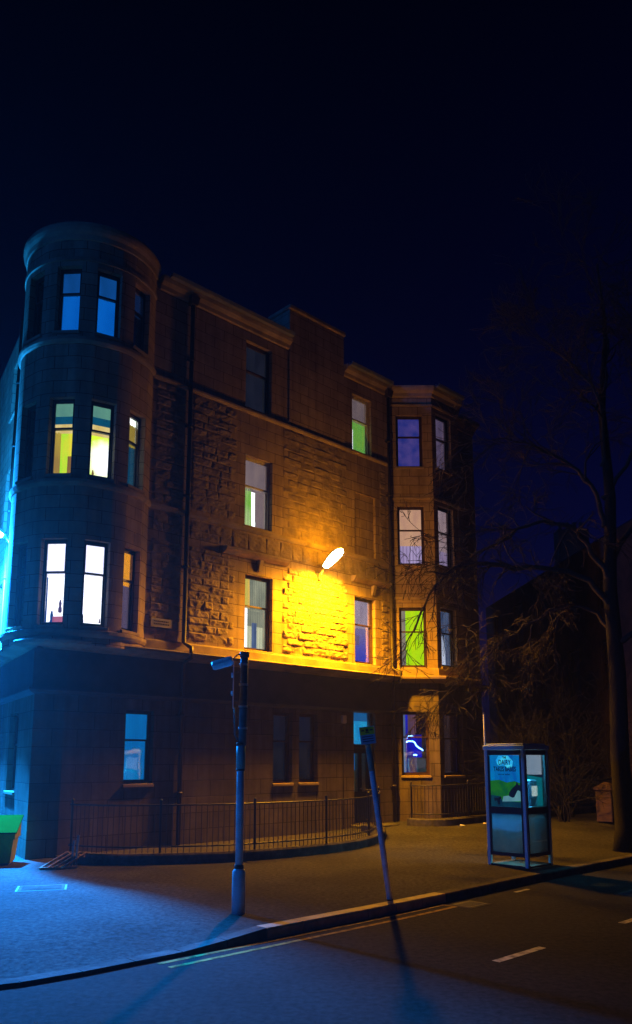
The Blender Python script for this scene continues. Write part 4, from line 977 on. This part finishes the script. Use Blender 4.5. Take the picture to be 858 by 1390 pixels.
limb([(TP.x, Yt, 5.0), (6.3, Yt+.3, 5.6), (5.2, Yt+.5, 5.3), (4.2, Yt+.6, 4.6), (3.5, Yt+.6, 3.8)], .06, .007, 3, 4, 1.0, .5)
limb([(TP.x, Yt, 7.5), (6.7, Yt+.2, 8.6), (5.9, Yt+.3, 9.4), (5.0, Yt+.3, 9.8), (4.3, Yt, 9.7)], .07, .008, 3, 4, 1.2, .1)
limb([(TP.x, Yt, 9.0), (6.9, Yt-.2, 10.5), (6.2, Yt-.3, 11.6), (5.4, Yt-.4, 12.0)], .06, .007, 3, 4, 1.2, .0)
limb([(TP.x, Yt, 10.5), (7.3, Yt, 12.0), (7.1, Yt, 13.6), (6.6, Yt, 14.8)], .05, .006, 3, 3, 1.1, .0)
limb([(TP.x, Yt, 6.6), (8.0, Yt+.4, 8.0), (9.0, Yt+.6, 9.6), (9.6, Yt+.8, 11)], .09, .008, 3, 3, 1.4, .0)
limb([(TP.x, Yt, 4.6), (8.2, Yt-.5, 5.5), (9.5, Yt-.8, 6.2), (10.5, Yt-1, 6.2)], .08, .008, 3, 3, 1.4, .2)
limb([(TP.x, Yt, 8.2), (7.8, Yt-.3, 9.6), (8.1, Yt-.3, 11.2), (8.0, Yt-.4, 12.6)], .06, .007, 3, 4, 1.2, .0)
shl = ['leafless shrub with pale reddish twigs next to the far right bay corner', 'leafless shrub behind the phone box roof', 'tallest leafless shrub between phone box and tree trunk', 'leafless shrub right of the gate pier near the trunk']
for i, (x, y, hh) in enumerate(((6.4, 25.6, 3.2), (7.4, 24.6, 3.6), (8.2, 26.4, 5.0), (9.8, 25.2, 3.8))):
    t = empty('bare_shrub', (x, y, .15), 0, shl[i], 'shrub', 'leafless shrubs behind the garden railing')
    rnd2 = random.Random(40+i); ms = MB(); mt = MB()
    for k in range(6):
        d = Vector((rnd2.gauss(0, .3), rnd2.gauss(0, .3), 1))
        grow(mt, Vector((rnd2.gauss(0, .15), rnd2.gauss(0, .15), 0)), d, .03, hh*.5, 3, rnd2, .0, .5, 4, .004)
    for k in range(3): ms.tube([(.1*k-.1, .05*k, -.1), (.12*k-.1, .05*k, .5)], [.05, .03], 8)
    ms.build('stems', M_BARK, t); mt.build('twigs', M_BARK, t)

hz, nt, out = newmat('flare_haze_air'); pv = N(nt, 'ShaderNodeVolumePrincipled'); pv.inputs['Color'].default_value = (.85, .87, .9, 1); pv.inputs['Density'].default_value = .0006; pv.inputs['Anisotropy'].default_value = .5
nt.links.new(pv.outputs[0], out.inputs['Volume'])
mb = MB(); mb.box(-132, 132, -120, 150, -1.5, 22); tag(mb.build('flare_haze', hz), kind='stuff')  # thin air volume added for the glow lens flare makes round the lamps
# ------------------------------------------------------------------ sky, blue fill sun, camera
w = bpy.data.worlds.new('World'); S.world = w; w.use_nodes = True
nt = w.node_tree; nt.nodes.clear(); out = nt.nodes.new('ShaderNodeOutputWorld'); bg = nt.nodes.new('ShaderNodeBackground')
sky = nt.nodes.new('ShaderNodeTexSky'); sky.sky_type = 'NISHITA'; sky.sun_disc = False; sky.sun_elevation = R(6); sky.sun_rotation = R(229)
mx = nt.nodes.new('ShaderNodeMix'); mx.data_type = 'RGBA'; mx.blend_type = 'MULTIPLY'; mx.inputs['Factor'].default_value = 1; mx.inputs['B'].default_value = (.06, .07, 1, 1)
tcw = nt.nodes.new('ShaderNodeTexCoord'); spw = nt.nodes.new('ShaderNodeSeparateXYZ'); mrw = nt.nodes.new('ShaderNodeMapRange')
mrw.inputs['From Min'].default_value = .15; mrw.inputs['From Max'].default_value = .85; mrw.inputs['To Min'].default_value = 1.35; mrw.inputs['To Max'].default_value = .2
nt.links.new(tcw.outputs['Generated'], spw.inputs[0]); nt.links.new(spw.outputs[2], mrw.inputs[0])
mw = nt.nodes.new('ShaderNodeMath'); mw.operation = 'MULTIPLY'; mw.inputs[1].default_value = .0062; nt.links.new(mrw.outputs[0], mw.inputs[0]); nt.links.new(mw.outputs[0], bg.inputs[1])
nt.links.new(sky.outputs[0], mx.inputs['A']); nt.links.new(mx.outputs['Result'], bg.inputs[0]); bg.inputs[1].default_value = .006
nt.links.new(bg.outputs[0], out.inputs[0])
su = bpy.data.lights.new('Sun', 'SUN'); su.energy = .42; su.color = (.0, .16, 1.0); su.angle = R(.5)  # added low blue fill, stands in for a street lamp out of view
so = bpy.data.objects.new('Sun', su); COL.objects.link(so)
dirv = Vector((.75, .65, -math.tan(R(6)))).normalized(); so.rotation_euler = dirv.to_track_quat('-Z', 'Y').to_euler()

cam = bpy.data.cameras.new('Camera'); co = bpy.data.objects.new('Camera', cam); COL.objects.link(co); S.camera = co
co.location = (0, 0, 2.0); co.rotation_euler = (R(90+9.8), 0, 0)
cam.sensor_fit = 'VERTICAL'; cam.sensor_height = 24; cam.lens = 24*1084/1390
cam.shift_y = (1032-1084*math.tan(R(9.8))-695)/1390; cam.clip_end = 1000
S.view_settings.view_transform = 'Standard'; S.view_settings.look = 'None'; S.view_settings.gamma = 1; S.view_settings.exposure = 0
S.render.resolution_x = 632; S.render.resolution_y = 1024
